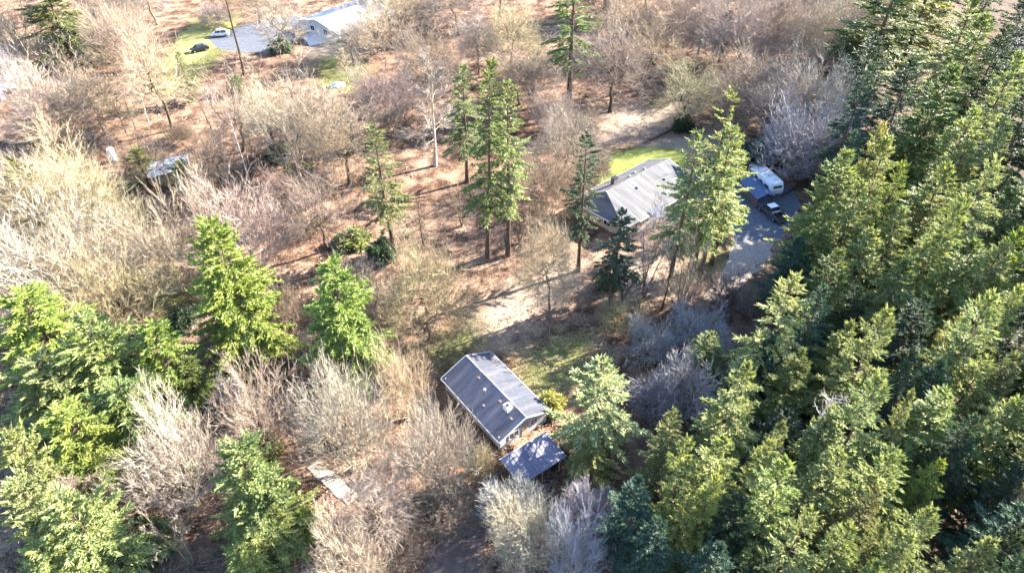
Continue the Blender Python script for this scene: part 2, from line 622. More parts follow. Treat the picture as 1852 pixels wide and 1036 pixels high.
def bare_tree(seed, H, stems, tilt, n1, n2, n3, n4, bark, l0=0.72, fan=False, l1=0.42, spread=(0.5, 0.95), single=False, tw=1.0, low=0.3, up=0.35, rad=0.45):
    global rng
    rng = np.random.default_rng(seed)
    tr, cr = Tris(), Tris()
    k_ = np.arange(stems)
    az = k_ * 2.39996 + rng.normal(0, 0.25, stems)
    ti = tilt[0] + (tilt[1] - tilt[0]) * np.sqrt((k_ + 0.5) / stems) + rng.normal(0, 0.05, stems)
    d0 = np.column_stack([np.sin(ti) * np.cos(az), np.sin(ti) * np.sin(az), np.cos(ti)])
    p0 = np.column_stack([np.cos(az), np.sin(az), np.zeros(stems)]) * (0.0 if single else 0.28)
    p0[:, 2] = -0.1
    L = H * l0 * rng.uniform(0.85, 1.1, stems)
    if single:
        L = np.full(stems, H * 0.90) * (1 - 0.1 * rng.random(stems))
    P = curve_pts(p0, d0, L, 0.25, 0.12, 7)
    P[:, 1:-1] += rng.normal(0, 0.012 * H * (0.5 if single else 0.7), (stems, 5, 3)) * np.array([1, 1, 0.2])
    rr = (0.0085 * H if not single else 0.0105 * H) * np.linspace(1, 0.16, 7)[None].repeat(stems, 0) + 0.012
    rr[:, 0] *= 1.35
    tr.add(*tubes(P, rr, 6))
    cz = H * (0.12 if not single else 0.38)
    P1, L1 = kids(P, L, n1, low, 1.0, spread[0], spread[1], l1, 0.55, up * 0.5, 0.14, 5, rad * 0.6, cz)
    tr.add(*tubes(P1, (0.010 + 0.0105 * L1)[:, None] * np.linspace(1, 0.3, 5)[None], 4))
    a0, a1 = (0.25, 0.7) if fan else (0.45, 1.05)
    P2, L2 = kids(P1, L1, n2, 0.15, 1.0, a0, a1, 0.50, 0.35, up * 0.3, 0.2, 4, rad, cz)
    cr.add(*tubes(P2, (0.009 + 0.009 * L2)[:, None] * np.linspace(1, 0.35, 4)[None], 3))
    P3, L3 = kids(P2, L2, n3, 0.1, 1.0, a0, a1, 0.58, 0.25, up * 0.2, 0.2, 3, rad, cz)
    cr.add(*tubes(P3, (0.0125 * tw + 0.004 * L3)[:, None] * np.linspace(1, 0.6, 3)[None], 3))
    if n4:
        P4, L4 = kids(P3, L3, n4, 0.1, 1.0, a0, a1, 0.8, 0.2, 0.1, 0.2, 2, rad, cz)
        cr.add(*spikes(P4[:, 0], P4[:, 1], np.full(len(P4), 0.017 * tw)))
    tm = tr.mesh("bare_trunk", True)
    tm.materials.append(M[bark])
    cm = cr.mesh("bare_crown")
    cm.materials.append(M['twig'])
    allv = np.concatenate(cr.V)
    rd = np.percentile(np.hypot(allv[:, 0], allv[:, 1]), 90)
    top = np.percentile(allv[:, 2], 99.5)
    return dict(t=tm, c=cm, H=float(top), R=float(rd))


def nearest(A, B):
    """index in B of the point nearest to each point of A"""
    out = np.empty(len(A), int)
    b2 = (B * B).sum(1)
    for s in range(0, len(A), 2000):
        a = A[s:s + 2000]
        out[s:s + 2000] = (b2[None] - 2 * a @ B.T).argmin(1)
    return out


def dome_tree(seed, H, Rr, zc, counts, tmax, bark, tw=1.0, stem_r=0.1, haze=2, fl=(0.20, 0.44, 0.70, 0.90), lob=0.16, up=0.35, sq=1.0):
    """leafless crown grown as a dome: limbs, branches and twigs each reach from their parent out to the crown's surface"""
    global rng
    rng = np.random.default_rng(seed)
    tr, cr = Tris(), Tris()
    ph = rng.random(4) * 6.28

    def pts(n, f, f2):
        c = 1 - (1 - cos(tmax)) * rng.random(n) ** sq
        th = np.arccos(c)
        az = rng.random(n) * 2 * pi
        E = 1 + lob * np.sin(3 * az + ph[0] + 2 * th) + lob * 0.8 * np.sin(5 * th + ph[1] + 2 * az) + 0.5 * lob * np.sin(7 * az + ph[2])
        r = E * rng.uniform(f, f2, n)
        p = np.column_stack([np.sin(th) * np.cos(az) * Rr, np.sin(th) * np.sin(az) * Rr, np.cos(th) * (H - zc)]) * r[:, None]
        p[:, 2] = np.where(p[:, 2] < 0, p[:, 2] * zc / (H - zc) * 0.9, p[:, 2])
        p[:, 2] += zc
        return p
    n0 = counts[0]
    single = zc > 0.1 * H
    parents = []
    if single:
        K = 6
        z = np.linspace(-0.1, zc * 1.05, K)
        P = np.column_stack([np.cumsum(rng.normal(0, 0.012 * H, K)), np.cumsum(rng.normal(0, 0.012 * H, K)), z])
        P -= np.array([P[0, 0], P[0, 1], 0])
        rad = stem_r * np.linspace(1.0, 0.72, K)
        rad[0] *= 1.4
        tr.add(*tubes(P[None], rad[None], 7))
        off = P[-1] - np.array([0, 0, P[-1][2]])
        src = P[-1][None]
        sdir = np.array([[0, 0, 1.0]])
        r_par = np.array([stem_r * 0.72])
    else:
        off = np.zeros(3)
        a = np.arange(n0) * 2.4
        src = np.column_stack([np.cos(a), np.sin(a), np.zeros(n0)]) * 0.3 * (Rr / 6)
        src[:, 2] = -0.1
        sdir = np.repeat(np.array([[0, 0, 1.0]]), n0, 0)
        r_par = np.full(n0, stem_r)
    lev_r = [0.72, 0.45, 0.30, 0.25]
    fr = [(fl[0] * 0.8, fl[0] * 1.35), (fl[1] * 0.75, fl[1] * 1.3), (fl[2] * 0.72, fl[2] * 1.2), (fl[3] * 0.6, fl[3] * 1.12)]
    for lv in range(len(counts)):
        n = counts[lv]
        q = pts(n, *fr[lv]) + off * 0.8
        pi_ = np.arange(n) % len(src) if lv == 0 and not single else nearest(q - 0.12 * (q - np.array([0, 0, zc])), src)
        a = src[pi_]
        d = q - a
        ln = np.linalg.norm(d, axis=1)
        ctrl = a + sdir[pi_] * (ln * 0.42)[:, None] + rng.normal(0, 0.06, (n, 3)) * ln[:, None]
        K = (7, 6, 5, 3)[lv]
        s = np.linspace(0, 1, K)[None, :, None]
        C = (1 - s) ** 2 * a[:, None] + 2 * s * (1 - s) * ctrl[:, None] + s ** 2 * q[:, None]
        if lv < 3:
            C[:, 1:-1] += rng.normal(0, 0.03, (n, K - 2, 3)) * ln[:, None, None]
        r0 = np.minimum(r_par[pi_] * 0.85, stem_r * (0.62, 0.36, 0.17, 0.1)[lv] * rng.uniform(0.75, 1.1, n))
        r0 = np.maximum(r0, (0.02, 0.02, 0.016 * tw, 0.0115 * tw)[lv])
        r1 = np.maximum(r0 * 0.5, 0.008 * tw)
        prof = r0[:, None] + (r1 - r0)[:, None] * np.linspace(0, 1, K)[None]
        V, Fx = tubes(C, prof, (6, 5, 3, 3)[lv])
        (tr if lv < 2 else cr).add(V, Fx)
        src, sdir, r_par = q, norm(C[:, -1] - C[:, -2]), r1
        parents.append((q, sdir, ln))
    # the finest twigs, along and beyond the last two levels
    for (q, dd, ln), k, l in ((parents[-1], haze, 0.075), (parents[-2], haze * 2, 0.10)):
        i = np.repeat(np.arange(len(q)), k)
        t = rng.uniform(-0.5, 0.05, len(i))
        p = q[i] + dd[i] * (t * ln[i] * 0.8)[:, None]
        rd = norm(p - np.array([0, 0, zc * 0.9]))
        d = norm(dd[i] * 0.6 + rd * 0.5 + np.array([0, 0, up * 0.5]) + rng.normal(0, 0.38, (len(i), 3)))
        L = H * l * rng.uniform(0.5, 1.2, len(i))
        cr.add(*spikes(p, p + d * L[:, None], np.full(len(i), 0.0145 * tw)))
    tm = tr.mesh("bare_trunk", True)
    tm.materials.append(M[bark])
    cm = cr.mesh("bare_crown")
    cm.materials.append(M['twig'])
    allv = np.concatenate(cr.V)
    return dict(t=tm, c=cm, H=float(np.percentile(allv[:, 2], 99.3)), R=float(np.percentile(np.hypot(allv[:, 0], allv[:, 1]), 95)))


def evergreen_bush(seed, H, Rm, n=420, leaf=0.2):
    """broad leaved evergreen: stems with leaf clumps spread through the volume"""
    global rng
    rng = np.random.default_rng(seed)
    tr, cr = Tris(), Tris()
    ns = 9
    az = rng.random(ns) * 6.28
    ti = rng.uniform(0.1, 0.7, ns)
    d = np.column_stack([np.sin(ti) * np.cos(az), np.sin(ti) * np.sin(az), np.cos(ti)])
    P = curve_pts(np.zeros((ns, 3)), d, H * rng.uniform(0.6, 0.9, ns), 0.3, 0.2, 5)
    tr.add(*tubes(P, np.linspace(0.05, 0.012, 5)[None].repeat(ns, 0), 4))
    u = norm(rng.normal(0, 1, (n, 3)))
    u[:, 2] = np.abs(u[:, 2])
    rad = rng.random(n) ** 0.4
    lump = 1 + 0.25 * np.sin(u[:, 0] * 5 + seed) * np.cos(u[:, 1] * 4)
    c = u * rad[:, None] * lump[:, None] * np.array([Rm, Rm, H * 0.95]) + np.array([0, 0, 0.15])
    k = 7
    A = np.repeat(c, k, 0) + rng.normal(0, 0.12, (n * k, 3))
    dd = norm(np.repeat(u, k, 0) + rng.normal(0, 0.7, (n * k, 3)))
    cr.add(*sprays(A, A + dd * rng.uniform(0.6, 1.4, n * k)[:, None] * leaf * 1.6, np.full(n * k, leaf * 0.5), 0.3, 0.5))
    tm = tr.mesh("bush_stem", True)
    tm.materials.append(M['bark_mossy'])
    cm = cr.mesh("bush_crown")
    cm.materials.append(M['foliage'])
    return dict(t=tm, c=cm, H=H, R=Rm)


PROTO = dict(
    # dense cone shaped firs of the plantation
    D1=conifer(1, 20, 4.9, 2.5, 11, 0.34, 0.7, 0.78, 0.40),
    D2=conifer(2, 20, 4.7, 2.5, 11, 0.28, 0.8, 0.72, 0.50),
    D3=conifer(3, 19, 5.2, 2.0, 10, 0.42, 0.6, 0.84, 0.46),
    D4=conifer(4, 22, 3.8, 3.0, 11, 0.26, 0.9, 0.72, 0.44),
    # spiky open firs with separate limbs
    K1=conifer(5, 18, 5.2, 1.5, 8, 0.50, 0.6, 0.84, 0.55, 1.05, 0.12),
    # tall open grown firs with bare lower trunk
    T1=conifer(6, 30, 4.2, 8.0, 6.3, 0.45, 0.5, 0.62, 0.60, 1.0, 0.12, dead=60),
    T2=conifer(7, 31, 3.8, 9.0, 6.5, 0.48, 0.5, 0.55, 0.65, 1.0, 0.15, dead=70),
    T4=conifer(18, 28, 4.8, 8.5, 6.5, 0.42, 0.5, 0.60, 0.50, 1.0, 0.12, dead=50),
    D5=conifer(17, 17, 5.2, 1.5, 17, 0.42, 0.5, 0.58, 0.50, 1.05, 0.12),
    T3=conifer(16, 30, 4.0, 10.0, 3.6, 0.50, 0.5, 0.55, 0.65, 0.95, 0.18, dead=90),
    # broad soft cedars
    C1=conifer(8, 16, 5.2, 1.2, 14, 0.40, 0.3, 0.50, 0.60, 1.1, 0.18),
    C2=conifer(9, 14, 5.6, 1.0, 14, 0.36, 0.3, 0.45, 0.65, 1.15, 0.10),
    # bare broad leaved trees
    M1=dome_tree(21, 14, 7.0, 0.0, (11, 64, 380, 2000), 1.08, 'bark_pale', stem_r=0.16, haze=2, tw=1.4),
    M2=dome_tree(22, 12, 7.0, 0.0, (14, 76, 400, 2100), 1.18, 'bark_pale', stem_r=0.14, haze=2, lob=0.20, tw=1.4),
    M5=dome_tree(41, 14, 6.6, 1.5, (10, 64, 440, 3000), 1.35, 'bark_mossy', stem_r=0.17, haze=3, tw=1.0, lob=0.22),
    M6=dome_tree(42, 13, 6.8, 0.0, (12, 70, 440, 3000), 1.25, 'bark_pale', stem_r=0.15, haze=3, tw=1.0, lob=0.24),
    M3=dome_tree(23, 15, 6.5, 4.0, (7, 52, 420, 2800), 1.85, 'bark_mossy', stem_r=0.22, haze=2, tw=1.15),
    M4=dome_tree(24, 14, 6.5, 0.0, (6, 40, 300, 1700), 1.20, 'bark_dark', stem_r=0.21, haze=2, lob=0.24, tw=1.25),
    A1=dome_tree(25, 18, 5.0, 8.0, (8, 48, 330, 2000), 2.0, 'bark_mossy', stem_r=0.20, haze=2, tw=1.15),
    A2=dome_tree(26, 19, 5.0, 7.5, (5, 34, 240, 1500), 1.9, 'bark_dark', stem_r=0.25, haze=2, lob=0.28, tw=1.2),
    A3=dome_tree(27, 17, 6.0, 5.5, (4, 32, 260, 1600), 1.8, 'bark_dark', stem_r=0.28, haze=2, lob=0.28, tw=1.2),
    W1=bare_tree(58, 18, 1, (0.01, 0.05), 44, 8, 7, 3, 'bark_pale', l1=0.24, spread=(0.7, 1.2), single=True, low=0.28, up=0.4),
    S1=dome_tree(29, 5, 3.0, 0.0, (16, 80, 420, 2200), 1.35, 'bark_pale', stem_r=0.05, haze=3, tw=0.85),
    S2=dome_tree(30, 6, 3.4, 0.0, (12, 70, 380, 2000), 1.35, 'bark_dark', stem_r=0.06, haze=3, tw=0.8, lob=0.24),
    X1=bare_tree(31, 12, 1, (0.02, 0.08), 12, 4, 4, 0, 'bark_dark', l1=0.30, spread=(0.5, 1.0), single=True, low=0.3),
    X2=bare_tree(32, 11, 3, (0.05, 0.3), 8, 5, 4, 2, 'bark_mossy', l1=0.36, spread=(0.4, 0.9), single=True, low=0.25),
    G1=bare_tree(33, 16, 1, (0.02, 0.06), 18, 3, 2, 0, 'bark_white', l1=0.16, spread=(0.7, 1.3), single=True, low=0.35),
    G2=bare_tree(34, 17, 1, (0.02, 0.05), 16, 3, 2, 0, 'bark_white', l1=0.17, spread=(0.5, 1.0), single=True, low=0.78, up=0.6),
    E1=evergreen_bush(41, 2.4, 1.7),
    E2=evergreen_bush(42, 3.2, 1.9, 520, 0.24),
)

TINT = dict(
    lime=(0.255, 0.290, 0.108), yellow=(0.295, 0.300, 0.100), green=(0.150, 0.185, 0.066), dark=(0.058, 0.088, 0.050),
    teal=(0.066, 0.112, 0.078), pale=(0.290, 0.315, 0.140), bright=(0.225, 0.280, 0.070), olive_e=(0.190, 0.200, 0.085),  # teal and dark also put neighbours' shade into the shaded firs' needle colour
    cream=(0.36, 0.30, 0.22), white=(0.38, 0.325, 0.255), tan=(0.28, 0.225, 0.165), pink=(0.345, 0.28, 0.225), grey=(0.31, 0.30, 0.315),
    olive=(0.31, 0.27, 0.16), brown=(0.21, 0.16, 0.12), dim=(0.16, 0.135, 0.12),
)
NAMES = dict(D='fir_tree', K='fir_tree', T='fir_tree', C='cedar_tree', M='bare_tree', A='bare_tree', W='bare_tree', S='bare_shrub',
             X='bare_sapling', G='dead_snag', E='evergreen_shrub')
CATS = dict(fir_tree='fir tree', cedar_tree='cedar tree', bare_tree='bare tree', bare_shrub='shrub', bare_sapling='sapling',
            dead_snag='dead tree', evergreen_shrub='shrub')
GROUPS = dict(fir_tree='conifers of the wood and clearing', cedar_tree='broad evergreens on the left', bare_tree='leafless broadleaf trees',
              bare_shrub='leafless shrubs', bare_sapling='thin leafless saplings', dead_snag='dead snags', evergreen_shrub='low evergreen shrubs')
placed = []


def plant(kind, p, h, wid, tint, label, group=None, lean=None):
    pr = PROTO[kind]
    name = NAMES[kind[0]]
    sz = h / pr['H']
    sx = wid / (2 * pr['R']) if wid else sz
    e = empty(name, p, random.random() * 6.28, label, CATS[name], group or GROUPS[name])
    e.scale = (sx, sx, sz)
    if lean is None:
        lean = (random.gauss(0, 0.018), random.gauss(0, 0.018))
    e.rotation_euler = (lean[0], lean[1], e.rotation_euler.z)
    t = link('trunk', pr['t'], None, e)
    c = link('crown', pr['c'], None, e)
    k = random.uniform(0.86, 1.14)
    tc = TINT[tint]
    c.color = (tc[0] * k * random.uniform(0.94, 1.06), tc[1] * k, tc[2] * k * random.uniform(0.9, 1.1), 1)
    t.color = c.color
    placed.append((p[0], p[1], kind, h))
    return e


def F(x, y, h, wpx, kind, tint, label, **k):
    """a tree known by the spot of its top: stands on the ground below it"""
    q = at(x, y, h)
    plant(kind, (q.x, q.y, 0), h, wpx * depth(q) / FPX if wpx else None, tint, label, **k)


def B(x, yb, yt, wpx, kind, tint, label, **k):
    """a tree known by its foot and the row of its top"""
    q = at(x, yb, 0)
    if yb < 470:            # the far thickets are of finer twigs
        kind = {'M1': 'M5', 'M2': 'M6'}.get(kind, kind)
    h = height_for(q, yt)
    m = Vector((q.x, q.y, h * 0.6))
    plant(kind, (q.x, q.y, 0), h, wpx * depth(m) / FPX if wpx else None, tint, label, **k)


def poly_mask(X, Y, pts):
    ins = np.zeros(X.shape, bool)
    n = len(pts)
    for i in range(n):
        x1, y1 = pts[i]
        x2, y2 = pts[(i + 1) % n]
        c = ((y1 > Y) != (y2 > Y)) & (X < (x2 - x1) * (Y - y1) / (y2 - y1 + 1e-12) + x1)
        ins ^= c
    return ins


def wp(pts, z=0.0):
    return [tuple(at(x, y, z).xy) for x, y in pts]


def dist_poly(X, Y, pts):
    d = np.full(X.shape, 1e9)
    n = len(pts)
    for i in range(n):
        a = np.array(pts[i]); b = np.array(pts[(i + 1) % n])
        ab = b - a
        t = np.clip(((X - a[0]) * ab[0] + (Y - a[1]) * ab[1]) / (ab @ ab + 1e-9), 0, 1)
        d = np.minimum(d, np.hypot(X - a[0] - t * ab[0], Y - a[1] - t * ab[1]))
    return d


def soft(X, Y, pts, edge):
    d = dist_poly(X, Y, pts)
    s = np.where(poly_mask(X, Y, pts), d, -d)
    return np.clip(0.5 + s / edge, 0, 1)


# ------------------------------------------------------------------ the ground
FOREST = wp([(1600, 215), (1500, 300), (1435, 350), (1415, 440), (1395, 480), (1350, 560), (1280, 655), (1180, 730), (1120, 790), (1075, 850),
             (1070, 920), (1090, 1036), (1150, 1300), (2300, 1300), (2300, -120), (1640, -120)])
GRASSY = [wp(q) for q in (
    [(900, 700), (960, 610), (1060, 590), (1090, 610), (1070, 700), (1010, 735), (985, 745)],
    [(1060, 380), (1100, 270), (1215, 255), (1300, 262), (1260, 290), (1120, 340), (1100, 400)],
    [(260, 165), (300, 90), (350, 30), (440, 20), (420, 90), (360, 150), (300, 180)],
    [(560, 105), (640, 70), (680, 130), (640, 170), (570, 160)],
    [(1230, 500), (1260, 440), (1330, 440), (1300, 520)],
    [(730, 640), (860, 560), (900, 620), (800, 680)],
    [(200, 480), (330, 470), (380, 560), (280, 600)],
)]
DIRT = [wp(q) for q in (
    [(545, 90), (590, 70), (690, 50), (640, 95), (560, 108)],
    [(880, 560), (1000, 480), (1080, 470), (990, 560), (890, 610)],
    [(1100, 460), (1220, 460), (1210, 530), (1110, 540)],
    [(1170, 262), (1300, 225), (1330, 260), (1240, 275)],
    [(1290, 150), (1100, 200), (1090, 260), (1220, 230)],
)]

gx = np.concatenate([np.linspace(-3000, -180, 12), np.linspace(-170, 170, 260), np.linspace(180, 3000, 12)])
gy = np.concatenate([np.linspace(-1500, 0, 8), np.linspace(8, 260, 220), np.linspace(275, 4000, 14)])
GX, GY = np.meshgrid(gx, gy)
cov = np.zeros(GX.shape + (4,), np.float32)
for q in GRASSY:
    cov[..., 0] = np.maximum(cov[..., 0], soft(GX, GY, q, 6))
cov[..., 1] = soft(GX, GY, FOREST, 8)
for q in DIRT:
    cov[..., 2] = np.maximum(cov[..., 2], soft(GX, GY, q, 7) * 0.75)
cov[..., 3] = 1
ny, nx = GX.shape
a = (np.arange(ny - 1)[:, None] * nx + np.arange(nx - 1)[None]).ravel()
Fg = np.concatenate([np.column_stack([a, a + 1, a + nx + 1]), np.column_stack([a, a + nx + 1, a + nx])])
gm = tri_mesh("ground", np.column_stack([GX.ravel(), GY.ravel(), np.zeros(GX.size)]), Fg)
lay = gm.color_attributes.new("cover", 'FLOAT_COLOR', 'POINT')
lay.data.foreach_set("color", cov.reshape(-1))
tag(link('ground', gm, M['ground']), kind='structure')


def sheet(name, pts, z, mat, ragged=0.5, step=0.8, seed=0):
    r_ = np.random.default_rng(seed)
    out = []
    n = len(pts)
    for i in range(n):
        p, q = np.array(pts[i]), np.array(pts[(i + 1) % n])
        ln = np.hypot(*(q - p))
        k = max(1, int(ln / step))
        nrm_ = np.array([-(q - p)[1], (q - p)[0]]) / max(ln, 1e-6)
        f1, f2 = r_.uniform(0, 6.28, 2)
        for j in range(k):
            s_ = j * step
            amp = min(1.0, 3.0 * min(j, k - j) / k)
            out.append(p + (q - p) * j / k + nrm_ * amp * ragged * (0.35 * sin(s_ * 0.9 + f1) + 0.25 * sin(s_ * 2.3 + f2) + r_.normal(0, 0.16)))
    bm = bmesh.new()
    vs = [bm.verts.new((p[0], p[1], z)) for p in out]
    f = bm.faces.new(vs)
    if f.calc_area() and f.normal.z < 0:
        f.normal_flip()
    bmesh.ops.triangulate(bm, faces=[f])
    me = bpy.data.meshes.new(name)
    bm.to_mesh(me)
    bm.free()
    return tag(link(name, me, mat), kind='structure')


sheet('lawn', wp([(1078, 345), (1100, 284), (1135, 271), (1200, 266), (1238, 278), (1238, 310), (1120, 400), (1090, 372)]), 0.006, M['lawn'], 1.1, 0.45, seed=1)
sheet('lawn', wp([(318, 92), (322, 62), (352, 46), (400, 38), (428, 44), (400, 82), (372, 98), (345, 118), (330, 160), (300, 165), (298, 128)]), 0.006, M['lawn_dry'], 1.6, 0.5, seed=2)
sheet('driveway', wp([(1330, 335), (1380, 318), (1432, 338), (1448, 372), (1418, 425), (1392, 452), (1330, 445), (1318, 400)]), 0.006, M['asphalt'], 0.25, seed=3)
sheet('gravel_drive', wp([(1330, 436), (1400, 436), (1392, 470), (1345, 515), (1290, 575), (1235, 600), (1180, 640), (1165, 620), (1240, 570), (1300, 505)]), 0.011, M['gravel'], 0.5, seed=4)
sheet('driveway', wp([(375, 70), (440, 46), (520, 30), (540, 28), (540, 62), (520, 92), (440, 96), (395, 88)]), 0.012, M['asphalt'], 0.4, seed=5)
sheet('concrete_apron', wp([(548, 66), (560, 84), (600, 74), (650, 60), (700, 30), (660, 12)]), 0.014, M['concrete_white'], 0.2, seed=7)
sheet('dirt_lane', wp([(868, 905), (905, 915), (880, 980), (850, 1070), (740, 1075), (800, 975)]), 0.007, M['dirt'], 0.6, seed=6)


# ------------------------------------------------------------------ small mesh tools
def box_bm(bm, c, s, rot=None):
    vs = []
    for dx in (-.5, .5):
        for dy in (-.5, .5):
            for dz in (-.5, .5):
                v = Vector((dx * s[0], dy * s[1], dz * s[2]))
                if rot is not None:
                    v = rot @ v
                vs.append(bm.verts.new(v + Vector(c)))
    for f in ((0, 1, 3, 2), (4, 6, 7, 5), (0, 4, 5, 1), (2, 3, 7, 6), (0, 2, 6, 4), (1, 5, 7, 3)):
        bm.faces.new([vs[i] for i in f])


def to_obj(name, bm, mat, parent, bevel=0.0, smooth=False):
    bmesh.ops.recalc_face_normals(bm, faces=bm.faces)
    if bevel:
        bmesh.ops.bevel(bm, geom=bm.edges[:], offset=bevel, segments=2, affect='EDGES', clamp_overlap=True)
    me = bpy.data.meshes.new(name)
    bm.to_mesh(me)
    bm.free()
    for p in me.polygons:
        p.use_smooth = smooth
    return link(name, me, mat, parent)


def box(name, c, s, mat, parent, bevel=0.0, rot=None):
    bm = bmesh.new()
    box_bm(bm, c, s, rot)
    return to_obj(name, bm, mat, parent, bevel)


def prism(name, prof, axis, d0, d1, mat, parent, bevel=0.0):
    """profile of 2-D points extruded along an axis ('x': points are (y,z); 'y': points are (x,z))"""
    bm = bmesh.new()
    def mk(p, d):
        return (d, p[0], p[1]) if axis == 'x' else (p[0], d, p[1])
    a = [bm.verts.new(mk(p, d0)) for p in prof]
    b = [bm.verts.new(mk(p, d1)) for p in prof]
    bm.faces.new(a)
    bm.faces.new(b[::-1])
    n = len(prof)
    for i in range(n):
        bm.faces.new([a[i], a[(i + 1) % n], b[(i + 1) % n], b[i]])
    return to_obj(name, bm, mat, parent, bevel)


def cyl(name, c, r, d, axis, mat, parent, n=16, r2=None, bevel=0.0):
    bm = bmesh.new()
    bmesh.ops.create_cone(bm, cap_ends=True, segments=n, radius1=r, radius2=r if r2 is None else r2, depth=d)
    rot = {'z': Matrix.Identity(3), 'x': Matrix.Rotation(pi / 2, 3, 'Y'), 'y': Matrix.Rotation(pi / 2, 3, 'X')}[axis]
    for v in bm.verts:
        v.co = rot @ v.co + Vector(c)
    return to_obj(name, bm, mat, parent, bevel)


def window(parent, c, size, face, glass=M['glass'], frame=M['trim']):
    """a window on a wall; face is the outward axis '+x','-x','+y','-y'; c is the wall point"""
    sgn = 1 if face[0] == '+' else -1
    w_, h_ = size
    fr = bmesh.new()
    t = 0.07
    for (u, v, su, sv) in ((0, h_ / 2 + t / 2, w_ + 2 * t, t), (0, -h_ / 2 - t / 2, w_ + 2 * t, t), (-w_ / 2 - t / 2, 0, t, h_), (w_ / 2 + t / 2, 0, t, h_), (0, 0, 0.04, h_)):
        if face[1] == 'x':
            box_bm(fr, (c[0] + sgn * 0.03, c[1] + u, c[2] + v), (0.07, su, sv))
        else:
            box_bm(fr, (c[0] + u, c[1] + sgn * 0.03, c[2] + v), (su, 0.07, sv))
    o = to_obj('window', fr, frame, parent)
    if face[1] == 'x':
        box('pane', (c[0] + sgn * 0.012, c[1], c[2]), (0.03, w_, h_), glass, o)
    else:
        box('pane', (c[0], c[1] + sgn * 0.012, c[2]), (w_, 0.03, h_), glass, o)
    return o


def slope_slab(name, x0, x1, y_e, z_e, y_r, z_r, th, mat, parent):
    """a roof slope as a slab of its own local frame: X along the eave, Y up the slope"""
    run = Vector((0, y_r - y_e, z_r - z_e))
    ln = run.length
    yv = run.normalized()
    xv = Vector((1, 0, 0)) if y_r > y_e else Vector((-1, 0, 0))
    zv = xv.cross(yv)
    bm = bmesh.new()
    L_ = x1 - x0
    box_bm(bm, (L_ / 2, ln / 2, th / 2), (L_, ln, th))
    o = to_obj(name, bm, mat, parent)
    org = Vector((x0 if xv.x > 0 else x1, y_e, z_e))
    o.matrix_local = Matrix.Translation(org) @ Matrix((xv, yv, zv)).transposed().to_4x4()
    return o


def gable_house(name, loc, rz, L_, W_, eave, ridge, mats, label, cat, over=0.4, group=None, yr=0.0):
    """ridge along local X; returns the empty"""
    h = empty(name, loc, rz, label, cat, group)
    wl, rf, rf2, tm = mats
    rise = ridge - eave
    # walls: a pentagon tube
    bm = bmesh.new()
    hw, hl = W_ / 2, L_ / 2
    prof = [(-hw, 0), (hw, 0), (hw, eave - 0.03), (yr, ridge - 0.06), (-hw, eave - 0.03)]
    a_ = [bm.verts.new((-hl, p[0], p[1])) for p in prof]
    b_ = [bm.verts.new((hl, p[0], p[1])) for p in prof]
    bm.faces.new(a_); bm.faces.new(b_[::-1])
    for i in range(5):
        bm.faces.new([a_[i], a_[(i + 1) % 5], b_[(i + 1) % 5], b_[i]])
    to_obj('wall', bm, wl, h)
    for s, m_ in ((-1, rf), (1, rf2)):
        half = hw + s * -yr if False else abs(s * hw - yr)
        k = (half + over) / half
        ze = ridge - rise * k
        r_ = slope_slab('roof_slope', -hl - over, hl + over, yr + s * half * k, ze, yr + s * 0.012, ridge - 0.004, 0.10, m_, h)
        # eave fascia and gutter
        bm = bmesh.new()
        box_bm(bm, (0, yr + s * (half * k + 0.05), ze - 0.01), (L_ + 2 * over, 0.08, 0.17))
        to_obj('gutter', bm, tm, h)
        for e in (-1, 1):
            y0, z0, y1, z1 = yr + s * half * k, ze, yr + s * 0.01, ridge
            dv = Vector((0, y1 - y0, z1 - z0)); ln = dv.length
            ang = math.atan2(z1 - z0, y1 - y0)
            box('barge_board', (e * (hl + over + 0.03), (y0 + y1) / 2, (z0 + z1) / 2 + 0.03), (0.05, ln, 0.20), tm, h, rot=Matrix.Rotation(ang, 3, 'X'))
    prism('ridge_cap', [(yr - 0.16, ridge + 0.055), (yr, ridge + 0.13), (yr + 0.16, ridge + 0.055), (yr, ridge + 0.10)], 'x', -hl - over + 0.02, hl + over - 0.02, rf, h)
    return h


# ------------------------------------------------------------------ cabin in the middle foreground
ANG_U = R(-53)
pB, pA, pF = at(903, 796, 2.45), at(805, 676, 2.45), at(986, 729, 2.45)
u_ = Vector((cos(ANG_U), sin(ANG_U), 0))
v_ = Vector((-u_.y, u_.x, 0))
Lr = (pB - pA).dot(u_)
Wr = (pF - pB).dot(v_)
mid = pB - u_ * Lr / 2 + v_ * Wr / 2
cabin = gable_house('cabin', (mid.x, mid.y, 0), ANG_U, Lr - 0.8, Wr - 0.8, 2.15, 3.6, (M['siding'], M['roof_shade_lift'], M['roof_tree_shade'], M['trim']),
                    'low cabin with dark gabled shingle roof and pale gable end in the clearing', 'cabin', over=0.4)
hl, hw = (Lr - 0.8) / 2, (Wr - 0.8) / 2
window(cabin, (hl, -1.4, 1.35), (1.3, 0.9), '+x')
window(cabin, (hl, 1.5, 1.5), (0.9, 0.85), '+x')
for xx in (-4.0, -1.0, 2.4):
    window(cabin, (xx, -hw, 1.5), (1.3, 1.0), '-y')
dr = box('door', (hl + 0.03, 0.2, 1.03), (0.06, 0.9, 2.05), M['tan'], cabin)
cyl('handle', (hl + 0.09, 0.5, 1.0), 0.04, 0.07, 'x', M['steel'], dr, 8)
sl = 1.7 / (hw)


def roof_z(y):
    return 3.6 - abs(y) * (3.6 - 2.15) / hw + 0.10


